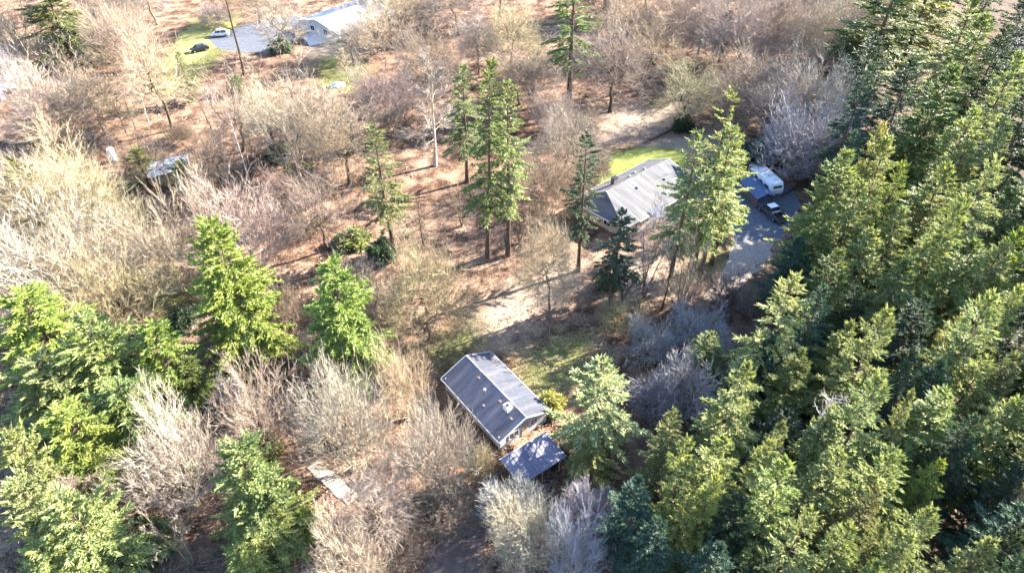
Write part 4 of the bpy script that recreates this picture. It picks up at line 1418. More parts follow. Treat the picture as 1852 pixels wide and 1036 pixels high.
# ------------------------------------------------------------------ the trees
# --- conifers of the dense wood on the right, placed by the spot of their tops
WOOD = [
 # x, y, h, w, kind, tint, label
 (1632, -60, 27, 190, 'D1', 'green', 'tall dark fir whose top leaves the picture, nearest the pale thicket at top right'),
 (1700, -70, 27, 180, 'D2', 'yellow', 'yellowish fir cut by the top edge, second from the wood edge'),
 (1768, -12, 28, 120, 'D4', 'pale', 'slender pale fir beside the dark gap in the top right corner'),
 (1786, 32, 27, 120, 'D4', 'lime', 'long narrow bright fir standing left of the grey bare tree at right edge'),
 (1838, 96, 25, 110, 'D2', 'pale', 'pale fir at the right edge just below the grey bare tree'),
 (1580, 70, 24, 150, 'D3', 'dark', 'shaded dark fir at the wood edge beside the violet thicket'),
 (1655, 110, 24, 150, 'D1', 'dark', 'shaded fir behind the small spire shaped fir at upper right'),
 (1720, 120, 25, 140, 'D2', 'green', 'half shaded fir left of the long narrow bright fir'),
 (1693, 168, 24, 120, 'D2', 'lime', 'spire shaped fir with sunlit right side and deep shade behind it'),
 (1762, 205, 25, 150, 'D1', 'lime', 'broad sunlit fir right of the spire shaped fir'),
 (1822, 215, 25, 130, 'D3', 'pale', 'pale fir touching the right edge above a black gap'),
 (1596, 228, 25, 120, 'K1', 'yellow', 'yellow tipped fir rising just right of the fallen branches'),
 (1620, 252, 24, 130, 'D2', 'lime', 'bright fir with narrow tip right of the yellow tipped fir'),
 (1537, 276, 26, 170, 'D1', 'lime', 'bright fir on the wood edge right of the camper, tallest there'),
 (1514, 298, 23, 120, 'K1', 'yellow', 'yellowish fir leaning over the track right of the camper'),
 (1640, 296, 24, 120, 'D3', 'bright', 'fresh green fir below the narrow tipped one, second row of the wood'),
 (1705, 300, 25, 150, 'D2', 'lime', 'full sunlit fir in the middle of the upper wood'),
 (1755, 262, 25, 150, 'D1', 'yellow', 'wide yellowish fir right of the full sunlit fir'),
 (1805, 290, 25, 150, 'K1', 'pale', 'fir of pale separate limbs near the right edge'),
 (1565, 330, 24, 150, 'D2', 'lime', 'fir sunlit down its whole right side near the driveway bend'),
 (1685, 322, 24, 130, 'D4', 'pale', 'pale narrow fir just left of the wide yellowish fir'),
 (1745, 352, 25, 160, 'D3', 'lime', 'large bright fir with stepped right side in the upper wood'),
 (1636, 385, 24, 130, 'D1', 'lime', 'bright fir standing over a black gap on its left'),
 (1835, 345, 24, 140, 'D2', 'green', 'green fir at the right edge below the pale limbed one'),
 (1500, 372, 22, 120, 'D3', 'green', 'half shaded fir at the driveway, its low limbs toward the pickup'),
 (1580, 418, 23, 150, 'D2', 'lime', 'fir with flat sunlit sprays, second from the driveway'),
 (1690, 420, 25, 150, 'D1', 'yellow', 'yellow green fir in the middle of the wood, broad and blunt'),
 (1765, 440, 24, 140, 'D4', 'lime', 'fir with two sunlit shoulders right of the broad blunt fir'),
 (1815, 440, 25, 150, 'D1', 'pale', 'large pale fir by the right edge in the middle of the wood'),
 (1848, 415, 25, 120, 'D2', 'bright', 'fresh green fir cut in half by the right edge, mid height'),
 (1455, 430, 19, 120, 'D3', 'teal', 'low shaded bluish fir beside the lower driveway'),
 (1525, 455, 21, 130, 'D1', 'green', 'shaded fir above the pale pointed fir of the wood edge'),
 (1635, 478, 22, 140, 'D2', 'green', 'half lit fir below the fir over the black gap'),
 (1437, 503, 25, 190, 'K1', 'pale', 'big pale fir with jagged limbs at the wood edge by the track'),
 (1492, 516, 22, 120, 'K1', 'teal', 'bluish fir right of the big jagged pale fir'),
 (1558, 522, 20, 120, 'D3', 'dark', 'sunken dark fir behind the twin lobed bright fir'),
 (1597, 561, 24, 130, 'D2', 'lime', 'bright fir with twin lobes, right half larger'),
 (1537, 580, 22, 95, 'D4', 'lime', 'smaller bright fir joined to the left of the twin lobed one'),
 (1675, 540, 22, 140, 'D1', 'dark', 'dark fir between the twin lobed fir and the round bright one'),
 (1790, 535, 25, 150, 'D2', 'pale', 'round topped pale fir near the right edge, lower middle'),
 (1842, 520, 25, 110, 'D1', 'lime', 'bright fir clipped by the right edge beside the round topped one'),
 (1738, 572, 22, 110, 'K1', 'yellow', 'ragged yellowish fir left of the round topped pale fir'),
 (1286, 600, 13, 110, 'K1', 'green', 'small fir with one lit limb where the track meets the wood'),
 (1400, 610, 17, 140, 'D3', 'teal', 'shaded bluish fir under the big jagged pale fir'),
 (1348, 655, 25, 150, 'D2', 'pale', 'pale pointed fir standing clear at the wood edge below the track'),
 (1447, 636, 20, 130, 'D1', 'green', 'low fir between the pointed fir and the twin lobed fir'),
 (1650, 645, 21, 120, 'D3', 'dark', 'dim fir in the hollow right of the twin lobed fir'),
 (1700, 660, 21, 120, 'D1', 'teal', 'bluish fir in the hollow left of the star shaped one'),
 (1785, 650, 24, 140, 'K1', 'lime', 'star shaped bright fir near the right edge'),
 (1840, 640, 23, 120, 'D1', 'olive_e', 'olive fir at the right edge beside the star shaped one'),
 (1585, 682, 24, 160, 'D2', 'pale', 'sunlit fir right of the white dead snag'),
 (1506, 738, 20, 120, 'K1', 'pale', 'thin topped fir directly below the white dead snag'),
 (1430, 742, 16, 150, 'D3', 'dark', 'sunken dark fir left of the white dead snag'),
 (1668, 708, 22, 60, 'D4', 'pale', 'little pale spire fir between two large sunlit crowns'),
 (1716, 716, 24, 180, 'D1', 'lime', 'large bright fir below the little spire, dense and rounded'),
 (1775, 760, 22, 130, 'D3', 'dark', 'dark fir in the shaded pocket at lower right'),
 (1838, 728, 24, 170, 'D2', 'lime', 'bright feathery fir at the right edge above the shaded pocket'),
 (1218, 748, 17, 110, 'D3', 'olive_e', 'olive topped fir below the grey thicket at the wood edge'),
 (1246, 792, 22, 140, 'K1', 'lime', 'lime fir with hanging limbs right below the olive topped one'),
 (1316, 792, 21, 130, 'D2', 'lime', 'fir hiding the foot of the pale pointed fir'),
 (1392, 806, 22, 130, 'D1', 'pale', 'pale fir with upright side shoots right of the hanging limbed fir'),
 (1410, 768, 19, 70, 'D4', 'pale', 'small pale fir left of the thin topped fir'),
 (1284, 852, 21, 120, 'D1', 'yellow', 'round yellowish fir under the hanging limbed fir'),
 (1430, 838, 23, 150, 'D2', 'lime', 'broad lime fir left in the sunlit row of the lower wood'),
 (1512, 812, 24, 170, 'D1', 'lime', 'broad lime fir in the middle of the sunlit row of the lower wood'),
 (1618, 818, 25, 180, 'D3', 'lime', 'largest lime fir of the lower wood with drooping right limbs'),
 (1705, 836, 21, 100, 'D2', 'bright', 'fresh green fir right of the largest lime fir'),
 (1580, 885, 19, 130, 'D1', 'olive_e', 'olive fir in the gap under the sunlit row'),
 (1460, 890, 18, 130, 'D3', 'olive_e', 'olive brown fir under the left of the sunlit row'),
 (1250, 905, 18, 110, 'K1', 'yellow', 'fir with one bright drooping tip at bottom middle right'),
 (1340, 905, 18, 150, 'D3', 'dark', 'shaded dark fir in the lower wood left of the grey needled one'),
 (1454, 932, 24, 160, 'K1', 'pale', 'grey needled spiky fir near the bottom edge'),
 (1530, 952, 24, 150, 'D1', 'lime', 'lime fir at the bottom edge with a dark hollow in its top'),
 (1594, 944, 22, 80, 'D4', 'lime', 'narrow lime fir standing between two broad ones at the bottom'),
 (1678, 924, 24, 150, 'D2', 'pale', 'pale fir at the bottom left of the pink bare tree'),
 (1640, 968, 22, 110, 'D1', 'pale', 'pale fir partly in front of its taller pale neighbour at the bottom'),
 (1784, 972, 24, 150, 'D2', 'pale', 'pale fir in the bottom right corner under the pink bare tree'),
 (1850, 960, 23, 130, 'D1', 'dark', 'dark fir at the very bottom right corner'),
 (1842, 850, 21, 120, 'D3', 'dark', 'dark fir beside the pink bare tree on the right edge'),
 (1190, 940, 17, 140, 'D3', 'teal', 'bluish shaded fir above the bottom edge, left end of the wood'),
 (1150, 870, 16, 130, 'D1', 'teal', 'bluish shaded fir right of the grey shrubs and the shed'),
 (1300, 985, 20, 150, 'D1', 'teal', 'bluish shaded fir at the bottom, below the one bright tip'),
 (1390, 1000, 20, 140, 'D3', 'dark', 'shaded fir at the bottom edge left of the grey needled one'),
 (1600, 1030, 22, 120, 'D2', 'lime', 'lime fir barely rising over the bottom edge'),
 (1820, 48, 22, 110, 'D3', 'dark', 'dark sunken fir in the shaded gap of the top right corner'),
 (1872, 190, 22, 120, 'D3', 'dark', 'dark fir beyond the right edge under the grey bare tree'),
 (1905, 140, 26, 150, 'D1', 'dark', 'dark fir just beyond the right edge by the grey bare tree'),
 (1890, 10, 27, 150, 'D3', 'dark', 'dark fir beyond the right edge at the top corner gap'),
 (1930, 265, 25, 160, 'D2', 'green', 'fir just beyond the right edge below the black gap'),
 (1925, 430, 25, 160, 'D1', 'green', 'fir just beyond the right edge in the middle of the wood'),
 (1930, 610, 24, 170, 'D3', 'green', 'fir just beyond the right edge beside the star shaped one'),
 (1935, 790, 24, 170, 'D2', 'lime', 'fir just beyond the right edge beside the feathery one'),
 (1090, 650, 20, 190, 'K1', 'pale', 'pale shaggy fir with long drooping limbs right of the cabin'),
 (1075, 800, 9, 120, 'D3', 'olive_e', 'low olive fir right of the lean-to shed'),
]
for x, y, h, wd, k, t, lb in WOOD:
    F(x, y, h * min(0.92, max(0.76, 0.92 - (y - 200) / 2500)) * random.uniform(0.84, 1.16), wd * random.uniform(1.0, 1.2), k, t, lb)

plant('D1', (54, 101.5, 0), 23, 8.5, 'teal', 'tall shaded fir behind the violet thicket, right of the camper')
plant('D3', (51, 91, 0), 17, 7.5, 'teal', 'shaded fir at the fork of the track right of the camper')
G_EDGE = 'firs beyond the right edge of the photo'
for x_, y_, h_ in ((1890, 90, 24), (1960, 60, 25), (1990, 180, 25), (1905, 330, 22), (1985, 340, 25), (1890, 520, 21), (1990, 540, 24),
                   (1895, 700, 20), (1990, 700, 24), (1900, 880, 20), (1880, 1010, 21), (1985, 900, 24)):
    q_ = at(x_, y_, h_ * 0.9)
    plant(random.choice(['D1', 'D2', 'D3']), (q_.x, q_.y, 0), h_ * 0.9, 9.5, random.choice(['dark', 'green', 'teal']),
          'fir outside the right edge of the photo, part of the wood', G_EDGE)
G_TOP = 'firs beyond the top right corner'
for x_, y_, h_ in ((1690, -150, 26), (1760, -130, 27), (1830, -95, 26), (1890, -60, 26), (1850, -190, 27), (1950, -110, 27), (1620, -170, 25)):
    q_ = at(x_, y_, h_ * 0.9)
    plant(random.choice(['D1', 'D2', 'D3']), (q_.x, q_.y, 0), h_ * 0.9, 10, random.choice(['dark', 'green', 'teal']),
          'fir standing beyond the top right corner of the photo', G_TOP)
# --- conifers of the clearing and the left side
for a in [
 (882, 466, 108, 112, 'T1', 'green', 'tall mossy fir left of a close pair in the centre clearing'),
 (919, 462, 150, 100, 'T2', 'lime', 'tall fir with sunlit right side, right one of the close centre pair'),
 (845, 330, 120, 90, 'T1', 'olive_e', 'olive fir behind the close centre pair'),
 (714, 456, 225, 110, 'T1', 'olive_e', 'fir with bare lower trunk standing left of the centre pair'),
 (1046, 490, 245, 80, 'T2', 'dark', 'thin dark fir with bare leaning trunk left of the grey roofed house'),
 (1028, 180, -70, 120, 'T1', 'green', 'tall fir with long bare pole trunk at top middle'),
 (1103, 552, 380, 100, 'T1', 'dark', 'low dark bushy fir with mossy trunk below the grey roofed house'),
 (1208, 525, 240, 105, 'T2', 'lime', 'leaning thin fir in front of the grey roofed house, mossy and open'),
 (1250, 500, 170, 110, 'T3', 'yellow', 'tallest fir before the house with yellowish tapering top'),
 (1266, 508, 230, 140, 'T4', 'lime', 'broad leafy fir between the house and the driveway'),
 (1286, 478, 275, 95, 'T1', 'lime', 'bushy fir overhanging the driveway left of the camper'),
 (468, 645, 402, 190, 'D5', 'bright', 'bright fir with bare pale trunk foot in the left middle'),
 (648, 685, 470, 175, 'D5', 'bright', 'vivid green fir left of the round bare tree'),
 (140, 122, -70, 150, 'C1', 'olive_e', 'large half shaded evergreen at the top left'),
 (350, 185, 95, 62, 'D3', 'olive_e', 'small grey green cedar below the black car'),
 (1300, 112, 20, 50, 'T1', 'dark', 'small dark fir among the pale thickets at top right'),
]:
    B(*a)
for a in [
 (40, 530, 15, 230, 'C1', 'bright', 'broad soft cedar on the left edge under the white fan tree'),
 (145, 588, 15, 200, 'C2', 'lime', 'broad yellow green cedar right of the left edge cedar'),
 (278, 590, 13, 150, 'C1', 'bright', 'cedar with upright finger sprays beside the dark multi stemmed tree'),
 (60, 650, 13, 200, 'C2', 'lime', 'half shaded cedar under the left edge cedar'),
 (215, 690, 12, 200, 'C1', 'green', 'shaded cedar in the dark middle of the left grove'),
 (330, 655, 8, 90, 'C2', 'green', 'small dark cedar at the right end of the left grove'),
 (110, 740, 13, 210, 'C1', 'bright', 'deep green cedar above the lobed cedar on the left'),
 (28, 775, 16, 130, 'C2', 'lime', 'cedar with thick pale lobes cut by the left edge'),
 (20, 880, 16, 190, 'C1', 'pale', 'soft pale cedar in the bottom left corner'),
 (110, 905, 15, 200, 'C2', 'pale', 'smooth pale cedar right of the bottom left corner one'),
 (70, 985, 12, 190, 'C1', 'lime', 'low lime cedar at the bottom edge, far left'),
 (430, 812, 14, 190, 'C2', 'lime', 'rounded lime cedar in front of the cream fan tree at lower left'),
 (455, 905, 8, 190, 'C1', 'lime', 'low spreading cedar under the rounded lime one'),
 (545, 925, 4, 70, 'C2', 'bright', 'little bright cedar right of the low spreading one'),
 (430, 985, 6, 110, 'C2', 'lime', 'low cedar at the bottom edge under the spreading one'),
 (20, 290, 13, 90, 'C1', 'olive_e', 'olive cedar at the left edge above the white fan tree'),
 (245, 270, 6, 80, 'C2', 'yellow', 'yellow green evergreen left of the whitish hut roof'),
 (322, 292, 6, 70, 'C1', 'yellow', 'yellow green evergreen right of the whitish hut roof'),
]:
    F(*a)

# --- bare trees: foot column, foot row, top row, crown width
for a in [
 (45, 125, -10, 130, 'M2', 'cream', 'pale spreading bare tree in the top left corner'),
 (30, 172, 70, 95, 'A3', 'grey', 'dark twiggy bare tree above the brown cottage'),
 (312, 236, 15, 120, 'A2', 'cream', 'tall bare tree with forked black trunk below the black car'),
 (125, 255, 105, 190, 'M1', 'cream', 'large cream fan shaped bare tree in the upper left'),
 (190, 245, 125, 150, 'M3', 'tan', 'tan fan shaped bare tree right of the large cream one'),
 (240, 130, -5, 140, 'M2', 'pink', 'pinkish bare tree right of the half shaded top left evergreen'),
 (440, 275, 120, 150, 'A3', 'tan', 'bare tree with black trunk under the leaning pole trunk'),
 (497, 292, 140, 130, 'A2', 'cream', 'bare tree with thin twin black trunks left of centre top'),
 (548, 312, 125, 160, 'M4', 'cream', 'hazy cream bare tree with dark forked stems above the brown slope'),
 (600, 285, 150, 150, 'A1', 'pink', 'pinkish hazy bare tree right of the cream hazy one'),
 (633, 334, 185, 140, 'A2', 'tan', 'tan bare tree with black trunk left of the mossy clearing firs'),
 (515, 97, -40, 110, 'A3', 'cream', 'bare tree with crooked dark limbs left of the white roof'),
 (686, 94, -30, 130, 'M4', 'cream', 'bare tree with thick black trunk right of the white roof'),
 (150, 420, 255, 220, 'M1', 'olive', 'wide olive bare tree left of the whitish hut'),
 (205, 448, 320, 170, 'M4', 'olive', 'dark olive bare tree below the whitish hut'),
 (70, 400, 270, 150, 'M2', 'cream', 'cream bare tree near the left edge above the white fan tree'),
 (128, 586, 375, 270, 'M1', 'white', 'very large white bare fan tree on the left edge'),
 (175, 566, 430, 150, 'M2', 'cream', 'cream bare tree joined to the right of the white fan tree'),
 (228, 612, 440, 180, 'M4', 'olive', 'dark multi stemmed bare tree above the left cedar grove'),
 (330, 525, 370, 180, 'M2', 'white', 'whitish bare tree behind the bright left middle fir'),
 (450, 500, 325, 200, 'M1', 'pink', 'wide pinkish bare tree above the bright left middle fir'),
 (594, 452, 295, 140, 'A3', 'tan', 'bare tree with two bare stems left of the clearing'),
 (352, 915, 745, 180, 'M1', 'cream', 'cream fan shaped bare tree behind the rounded lime cedar'),
 (490, 815, 650, 150, 'M4', 'cream', 'bare tree with heavy crooked dark stems in the lower left'),
 (640, 850, 655, 190, 'M2', 'white', 'great radiating bare tree beside the concrete path slabs'),
 (738, 757, 628, 108, 'M2', 'cream', 'low rounded bare tree touching the left eave of the cabin'),
 (790, 905, 725, 148, 'M1', 'white', 'bright whitish bare tree in front of the cabin left side'),
 (676, 985, 855, 150, 'A1', 'pink', 'pinkish bare tree with pale trunk at the bottom middle'),
 (640, 1085, 965, 162, 'M1', 'cream', 'cream bare tree cut by the bottom edge, left of middle'),
 (350, 1022, 890, 80, 'X2', 'tan', 'slim tan bare tree leaning left at the bottom'),
 (198, 974, 860, 90, 'W1', 'pink', 'slim pinkish bare tree beside the smooth pale cedars'),
 (947, 1010, 915, 140, 'M1', 'white', 'spiky white bare tree at the bottom middle'),
 (1030, 1050, 935, 120, 'M2', 'grey', 'bluish grey bare tree right of the spiky white one'),
 (776, 614, 438, 180, 'M3', 'olive', 'round olive tan bare tree standing alone above the cabin'),
 (787, 300, 100, 90, 'W1', 'pink', 'tall whitish birch like tree before a dark shadow patch'),
 (772, 168, 40, 140, 'M3', 'tan', 'tan round bare tree at the top left of the birch like one'),
 (925, 128, 5, 140, 'M3', 'olive', 'olive bare tree with dense fan of limbs at top middle'),
 (866, 135, 30, 100, 'A1', 'pink', 'pinkish bare tree left of the dense fan one at top middle'),
 (966, 168, 75, 120, 'M4', 'tan', 'tan bare tree with dark stems left of the pole trunk fir'),
 (1103, 203, 25, 160, 'A3', 'tan', 'round tan bare tree with double black trunk on open ground'),
 (1166, 160, 20, 120, 'A2', 'tan', 'tan bare tree right of the double trunked one'),
 (1226, 228, 90, 140, 'A3', 'olive', 'olive bare tree with one thick dark trunk above the house lawn'),
 (1022, 318, 195, 160, 'M3', 'tan', 'round tan bare tree left of the bright green lawn'),
 (1000, 388, 275, 140, 'M2', 'tan', 'tan bare tree right of the close centre firs'),
 (940, 190, 110, 110, 'A1', 'brown', 'brownish bare tree behind the centre firs'),
 (1000, 245, 150, 90, 'M2', 'pink', 'small pinkish bare tree below the pole trunk fir'),
 (995, 565, 395, 120, 'A1', 'olive', 'mossy open bare tree in the middle of the long shadows'),
 (1180, 475, 370, 100, 'A1', 'grey', 'grey bare tree hiding the house porch'),
 (1130, 92, -20, 140, 'M3', 'tan', 'tan bare tree at the top edge right of the pole trunk fir'),
 (1205, 95, -20, 130, 'A1', 'tan', 'tall tan bare tree at the top edge, left of the pale thickets'),
 (1262, 98, -15, 130, 'M3', 'pink', 'pinkish bare tree at the top edge beside the small dark fir'),
 (1325, 128, -20, 200, 'M1', 'pink', 'wide pinkish bare tree at the top of the pale thicket'),
 (1405, 125, -25, 190, 'M2', 'pink', 'wide pale pink bare tree, second along the top of the thicket'),
 (1490, 128, -10, 160, 'M1', 'cream', 'cream bare tree in the upper thicket near the fir wood'),
 (1555, 95, -50, 140, 'M2', 'cream', 'cream bare tree against the first firs at the top edge'),
 (1345, 200, 90, 150, 'M3', 'tan', 'tan bare tree in the middle of the upper right thicket'),
 (1290, 228, 135, 130, 'M3', 'tan', 'tan bare tree at the left of the thicket above the lawn'),
 (1395, 238, 120, 170, 'M1', 'white', 'whitish bare tree in the heart of the upper right thicket'),
 (1462, 250, 100, 180, 'M2', 'white', 'whitish bare tree where the thicket meets the fir wood'),
 (1425, 312, 190, 160, 'S1', 'grey', 'violet grey thicket tree in the shade above the camper'),
 (1490, 300, 200, 150, 'S1', 'grey', 'violet grey thicket tree in the shade beside the firs'),
 (1815, 172, 55, 80, 'A1', 'grey', 'grey bare tree on the right edge below the dark corner gap'),
 (1790, 1010, 890, 110, 'M1', 'pink', 'pink bare tree among the firs at bottom right'),
 (700, 215, 110, 130, 'M2', 'pink', 'low pinkish bare tree on the ground strip below the white roof'),
 (735, 60, -30, 110, 'M3', 'tan', 'tan bare tree at the top edge right of the thick black trunk'),
 (830, 60, -40, 120, 'A1', 'pink', 'pinkish bare tree at the top edge left of middle'),
 (385, 372, 285, 120, 'M4', 'brown', 'brownish bare tree right of the whitish hut'),
 (520, 400, 310, 120, 'M3', 'brown', 'brown bare tree on the shaded slope left of the two bare stems'),
 (275, 330, 235, 120, 'M4', 'brown', 'brown tangled bare tree above the whitish hut'),
 (400, 330, 220, 110, 'A3', 'brown', 'bare tree with dark crossing limbs on the shaded ridge at left'),
]:
    B(*a)
for a in [
 (215, 60, -90, 130, 'M2', 'pink', 'pinkish bare tree cut by the top edge right of the top left evergreen'),
 (285, 45, -95, 110, 'A1', 'grey', 'greyish bare tree cut by the top edge left of the yellow lawn'),
 (470, 42, -80, 90, 'A3', 'tan', 'tan bare tree at the top edge behind the upper driveway'),
 (700, 30, -85, 120, 'A3', 'cream', 'cream bare tree at the top edge just right of the white roof'),
 (790, 20, -95, 130, 'M3', 'tan', 'tan bare tree at the top edge behind the birch like tree'),
 (905, 30, -90, 130, 'A1', 'pink', 'pinkish bare tree at the top edge above the dense fan one'),
 (1080, 35, -95, 130, 'M2', 'tan', 'tan bare tree at the top edge just right of the pole trunk fir top'),
 (1170, 25, -95, 140, 'A1', 'brown', 'brown bare tree high on the top edge left of the thicket'),
 (1290, 35, -95, 160, 'M1', 'pink', 'pinkish bare tree behind the small dark fir at the top edge'),
 (1400, 40, -90, 170, 'M2', 'pink', 'hindmost pinkish bare tree in the middle of the top thicket'),
 (1510, 45, -95, 160, 'M1', 'cream', 'hindmost cream bare tree of the thicket near the fir wood'),
 (640, 118, 20, 110, 'A3', 'cream', 'open bare tree veiling the white roof and its pale apron'),
]:
    B(*a)
B(442, 136, -150, 70, 'X1', 'tan', 'leaning bare pole tree with dark forked trunk at top left', lean=(0, -0.09))
for a in [
 (630, 150, 86, 26, 'W1', 'white', 'small white sapling above the pale tarp heap'),
 (456, 345, 200, 20, 'G1', 'white', 'thin pale pole sapling on the shaded ridge'),
 (767, 446, 350, 40, 'X1', 'brown', 'thin dark sapling right of the bare trunked fir'),
 (940, 440, 365, 55, 'X2', 'brown', 'dark forked sapling right of the close centre firs'),
 (962, 455, 375, 40, 'X2', 'tan', 'slanting sapling just right of the dark forked one'),
 (1162, 546, 430, 70, 'X2', 'grey', 'grey sapling right of the low dark bushy fir'),
 (1235, 540, 440, 50, 'X1', 'grey', 'grey sapling at the corner of track and clearing'),
 (1150, 577, 425, 50, 'X1', 'brown', 'tall thin bare pole right of the low dark bushy fir'),
 (1196, 562, 405, 50, 'X1', 'brown', 'tall thin bare pole at the foot of the leaning thin fir'),
 (1222, 578, 410, 60, 'X2', 'dim', 'dark thin forked tree at the clearing edge above the grey brush'),
 (245, 235, 165, 30, 'X1', 'tan', 'leaning sapling right of the tan fan shaped tree'),
 (228, 240, 170, 30, 'X1', 'tan', 'crooked sapling touching the tan fan shaped tree'),
 (270, 225, 160, 14, 'G1', 'tan', 'pale slanting pole left of the forked black trunk'),
 (383, 235, 180, 35, 'X1', 'brown', 'short dark sapling below the small grey green cedar'),
 (835, 410, 330, 40, 'X2', 'brown', 'twiggy sapling left of the close centre firs'),
 (1125, 545, 470, 60, 'X2', 'brown', 'twiggy sapling against the mossy trunk of the low dark fir'),
]:
    B(*a)
F(1508, 692, 17.5, 52, 'G2', 'white', 'white dead snag top sticking out of the lower fir wood')
# --- shrubs
for a in [
 (530, 602, 505, 90, 'S2', 'brown', 'dark brown bare shrub between the two bright green firs'),
 (392, 652, 585, 90, 'S2', 'grey', 'grey twig shrub below the bright fir with pale trunk foot'),
 (655, 545, 460, 110, 'S2', 'tan', 'tan bare shrub behind the vivid green fir'),
 (700, 590, 520, 90, 'S1', 'pink', 'pinkish shrub left of the round olive tan tree'),
 (925, 945, 878, 130, 'S1', 'grey', 'bluish grey bare shrub below the lean-to shed'),
 (1055, 955, 880, 110, 'S2', 'grey', 'shaded bare shrub right of the bluish grey one below the shed'),
 (800, 945, 865, 140, 'S2', 'dim', 'dim tangled shrub left of the bluish grey one'),
 (745, 935, 880, 80, 'S2', 'brown', 'brown shrub under the bright whitish tree'),
 (1230, 735, 655, 130, 'S1', 'grey', 'grey lilac thicket at the wood edge right of the shaggy fir'),
 (1185, 745, 680, 110, 'S2', 'grey', 'grey thicket beside the lilac one, nearer the shaggy fir'),
 (1170, 640, 585, 100, 'S2', 'grey', 'dark grey bare shrub where the shadows meet the track'),
 (1255, 625, 565, 125, 'S2', 'grey', 'grey bare shrub filling the shade right of the track bend'),
 (1310, 560, 495, 90, 'S2', 'dim', 'dim bare shrub at the shady edge of the gravel'),
 (1230, 560, 490, 100, 'S2', 'tan', 'tan brush at the foot of the broad leafy fir'),
 (392, 46, 5, 60, 'S1', 'white', 'white twig bush on the edge of the yellow lawn'),
 (1080, 320, 280, 50, 'S1', 'tan', 'tan bush left end of the bright green lawn'),
 (870, 862, 815, 60, 'S1', 'olive', 'yellowish bush beside the lower cabin corner'),
 (725, 250, 190, 90, 'S2', 'dim', 'dark shrub in the shadow left of the birch like tree'),
 (840, 240, 170, 70, 'S2', 'dim', 'dark shrub in the shadow right of the birch like tree'),
 (1055, 120, 65, 70, 'S2', 'grey', 'grey shrub right of the pole trunk fir'),
 (430, 640, 590, 60, 'S1', 'olive', 'olive shrub at the pale trunk foot of the bright fir'),
 (1120, 590, 540, 90, 'S2', 'olive', 'olive brush around the mossy trunk of the low dark fir'),
 (150, 905, 860, 90, 'S2', 'dim', 'dim shrub between the lobed and the smooth pale cedars'),
 (255, 930, 870, 90, 'S2', 'brown', 'brown shrub left of the slim tan leaning tree'),
 (720, 1010, 950, 90, 'S2', 'brown', 'brown shrub beside the shaded lane at the bottom'),
 (1110, 1000, 930, 110, 'S2', 'grey', 'white streaked shrub at the left end of the dark lower wood'),
 (1500, 660, 590, 80, 'S2', 'grey', 'grey dead brush left of the twin lobed fir'),
]:
    B(*a)
for a in [
 (470, 300, 262, 60, 'S2', 'dim', 'dark bare shrub between the two black trunked trees left of centre top'),
 (575, 345, 300, 80, 'S2', 'dim', 'dark tangled shrub below the hazy cream tree on the brown slope'),
 (430, 372, 325, 70, 'S2', 'dim', 'dark shrub under the crossing limbs on the shaded ridge'),
 (165, 272, 235, 80, 'S2', 'dim', 'dark shrub between the cream and the tan fan shaped trees'),
 (330, 252, 222, 60, 'S2', 'brown', 'brown shrub at the foot of the forked black trunk'),
 (60, 330, 290, 90, 'S2', 'brown', 'brown shrub below the large cream fan tree at left'),
 (250, 480, 440, 90, 'S2', 'dim', 'dark shrub in the hollow right of the dark olive tree'),
 (565, 420, 385, 70, 'S2', 'brown', 'brown shrub left of the two bare stems'),
 (1060, 225, 190, 60, 'S2', 'brown', 'brown shrub between pole trunk fir and double trunked tree'),
 (1190, 190, 158, 60, 'S2', 'dim', 'dark shrub right of the double trunked bare tree'),
 (1370, 165, 120, 80, 'S2', 'dim', 'dark shrub in the gap of the upper right thicket'),
 (900, 225, 180, 70, 'S2', 'brown', 'brown shrub just above the centre firs'),
 (560, 655, 610, 70, 'S2', 'dim', 'dark brush below the shrub between the two bright green firs'),
 (420, 740, 690, 70, 'S1', 'grey', 'grey brush left of the crooked stemmed tree'),
 (505, 290, 265, 50, 'E1', 'dark', 'dark evergreen shrub at the foot of the twin black trunks'),
 (545, 335, 300, 60, 'E2', 'olive_e', 'olive evergreen shrub on the shaded slope'),
 (640, 440, 420, 60, 'E1', 'olive_e', 'olive evergreen shrub left of the bare trunked fir'),
 (690, 470, 440, 50, 'E2', 'dark', 'dark evergreen shrub behind the round olive tan tree'),
 (330, 590, 565, 50, 'E1', 'dark', 'dark evergreen shrub right of the dark multi stemmed tree'),
 (225, 622, 592, 60, 'E2', 'dark', 'dark evergreen shrub under the dark multi stemmed tree'),
 (1235, 235, 210, 40, 'E1', 'dark', 'dark evergreen shrub at the thick dark trunk above the lawn'),
 (1340, 305, 262, 90, 'E2', 'dark', 'dark evergreen shrub in the shade behind the boat'),
 (1400, 285, 258, 70, 'E2', 'green', 'green evergreen shrub in the shade behind the camper'),
 (430, 168, 140, 30, 'E1', 'green', 'small green shrub left of the leaning pole trunk'),
 (510, 92, 72, 40, 'E1', 'teal', 'bluish evergreen shrub under the crooked dark limbs'),
 (1098, 520, 500, 40, 'E1', 'olive_e', 'olive evergreen shrub beside the mossy trunk'),
 (995, 740, 715, 50, 'E1', 'yellow', 'yellowish evergreen shrub at the cabin gable corner'),
 (160, 520, 490, 60, 'E2', 'olive_e', 'olive evergreen shrub under the white fan tree'),
 (480, 830, 790, 60, 'E2', 'olive_e', 'olive evergreen shrub at the foot of the crooked stemmed tree'),
 (290, 985, 950, 70, 'E2', 'olive_e', 'olive evergreen shrub left of the slim tan leaning tree'),
]:
    B(*a)

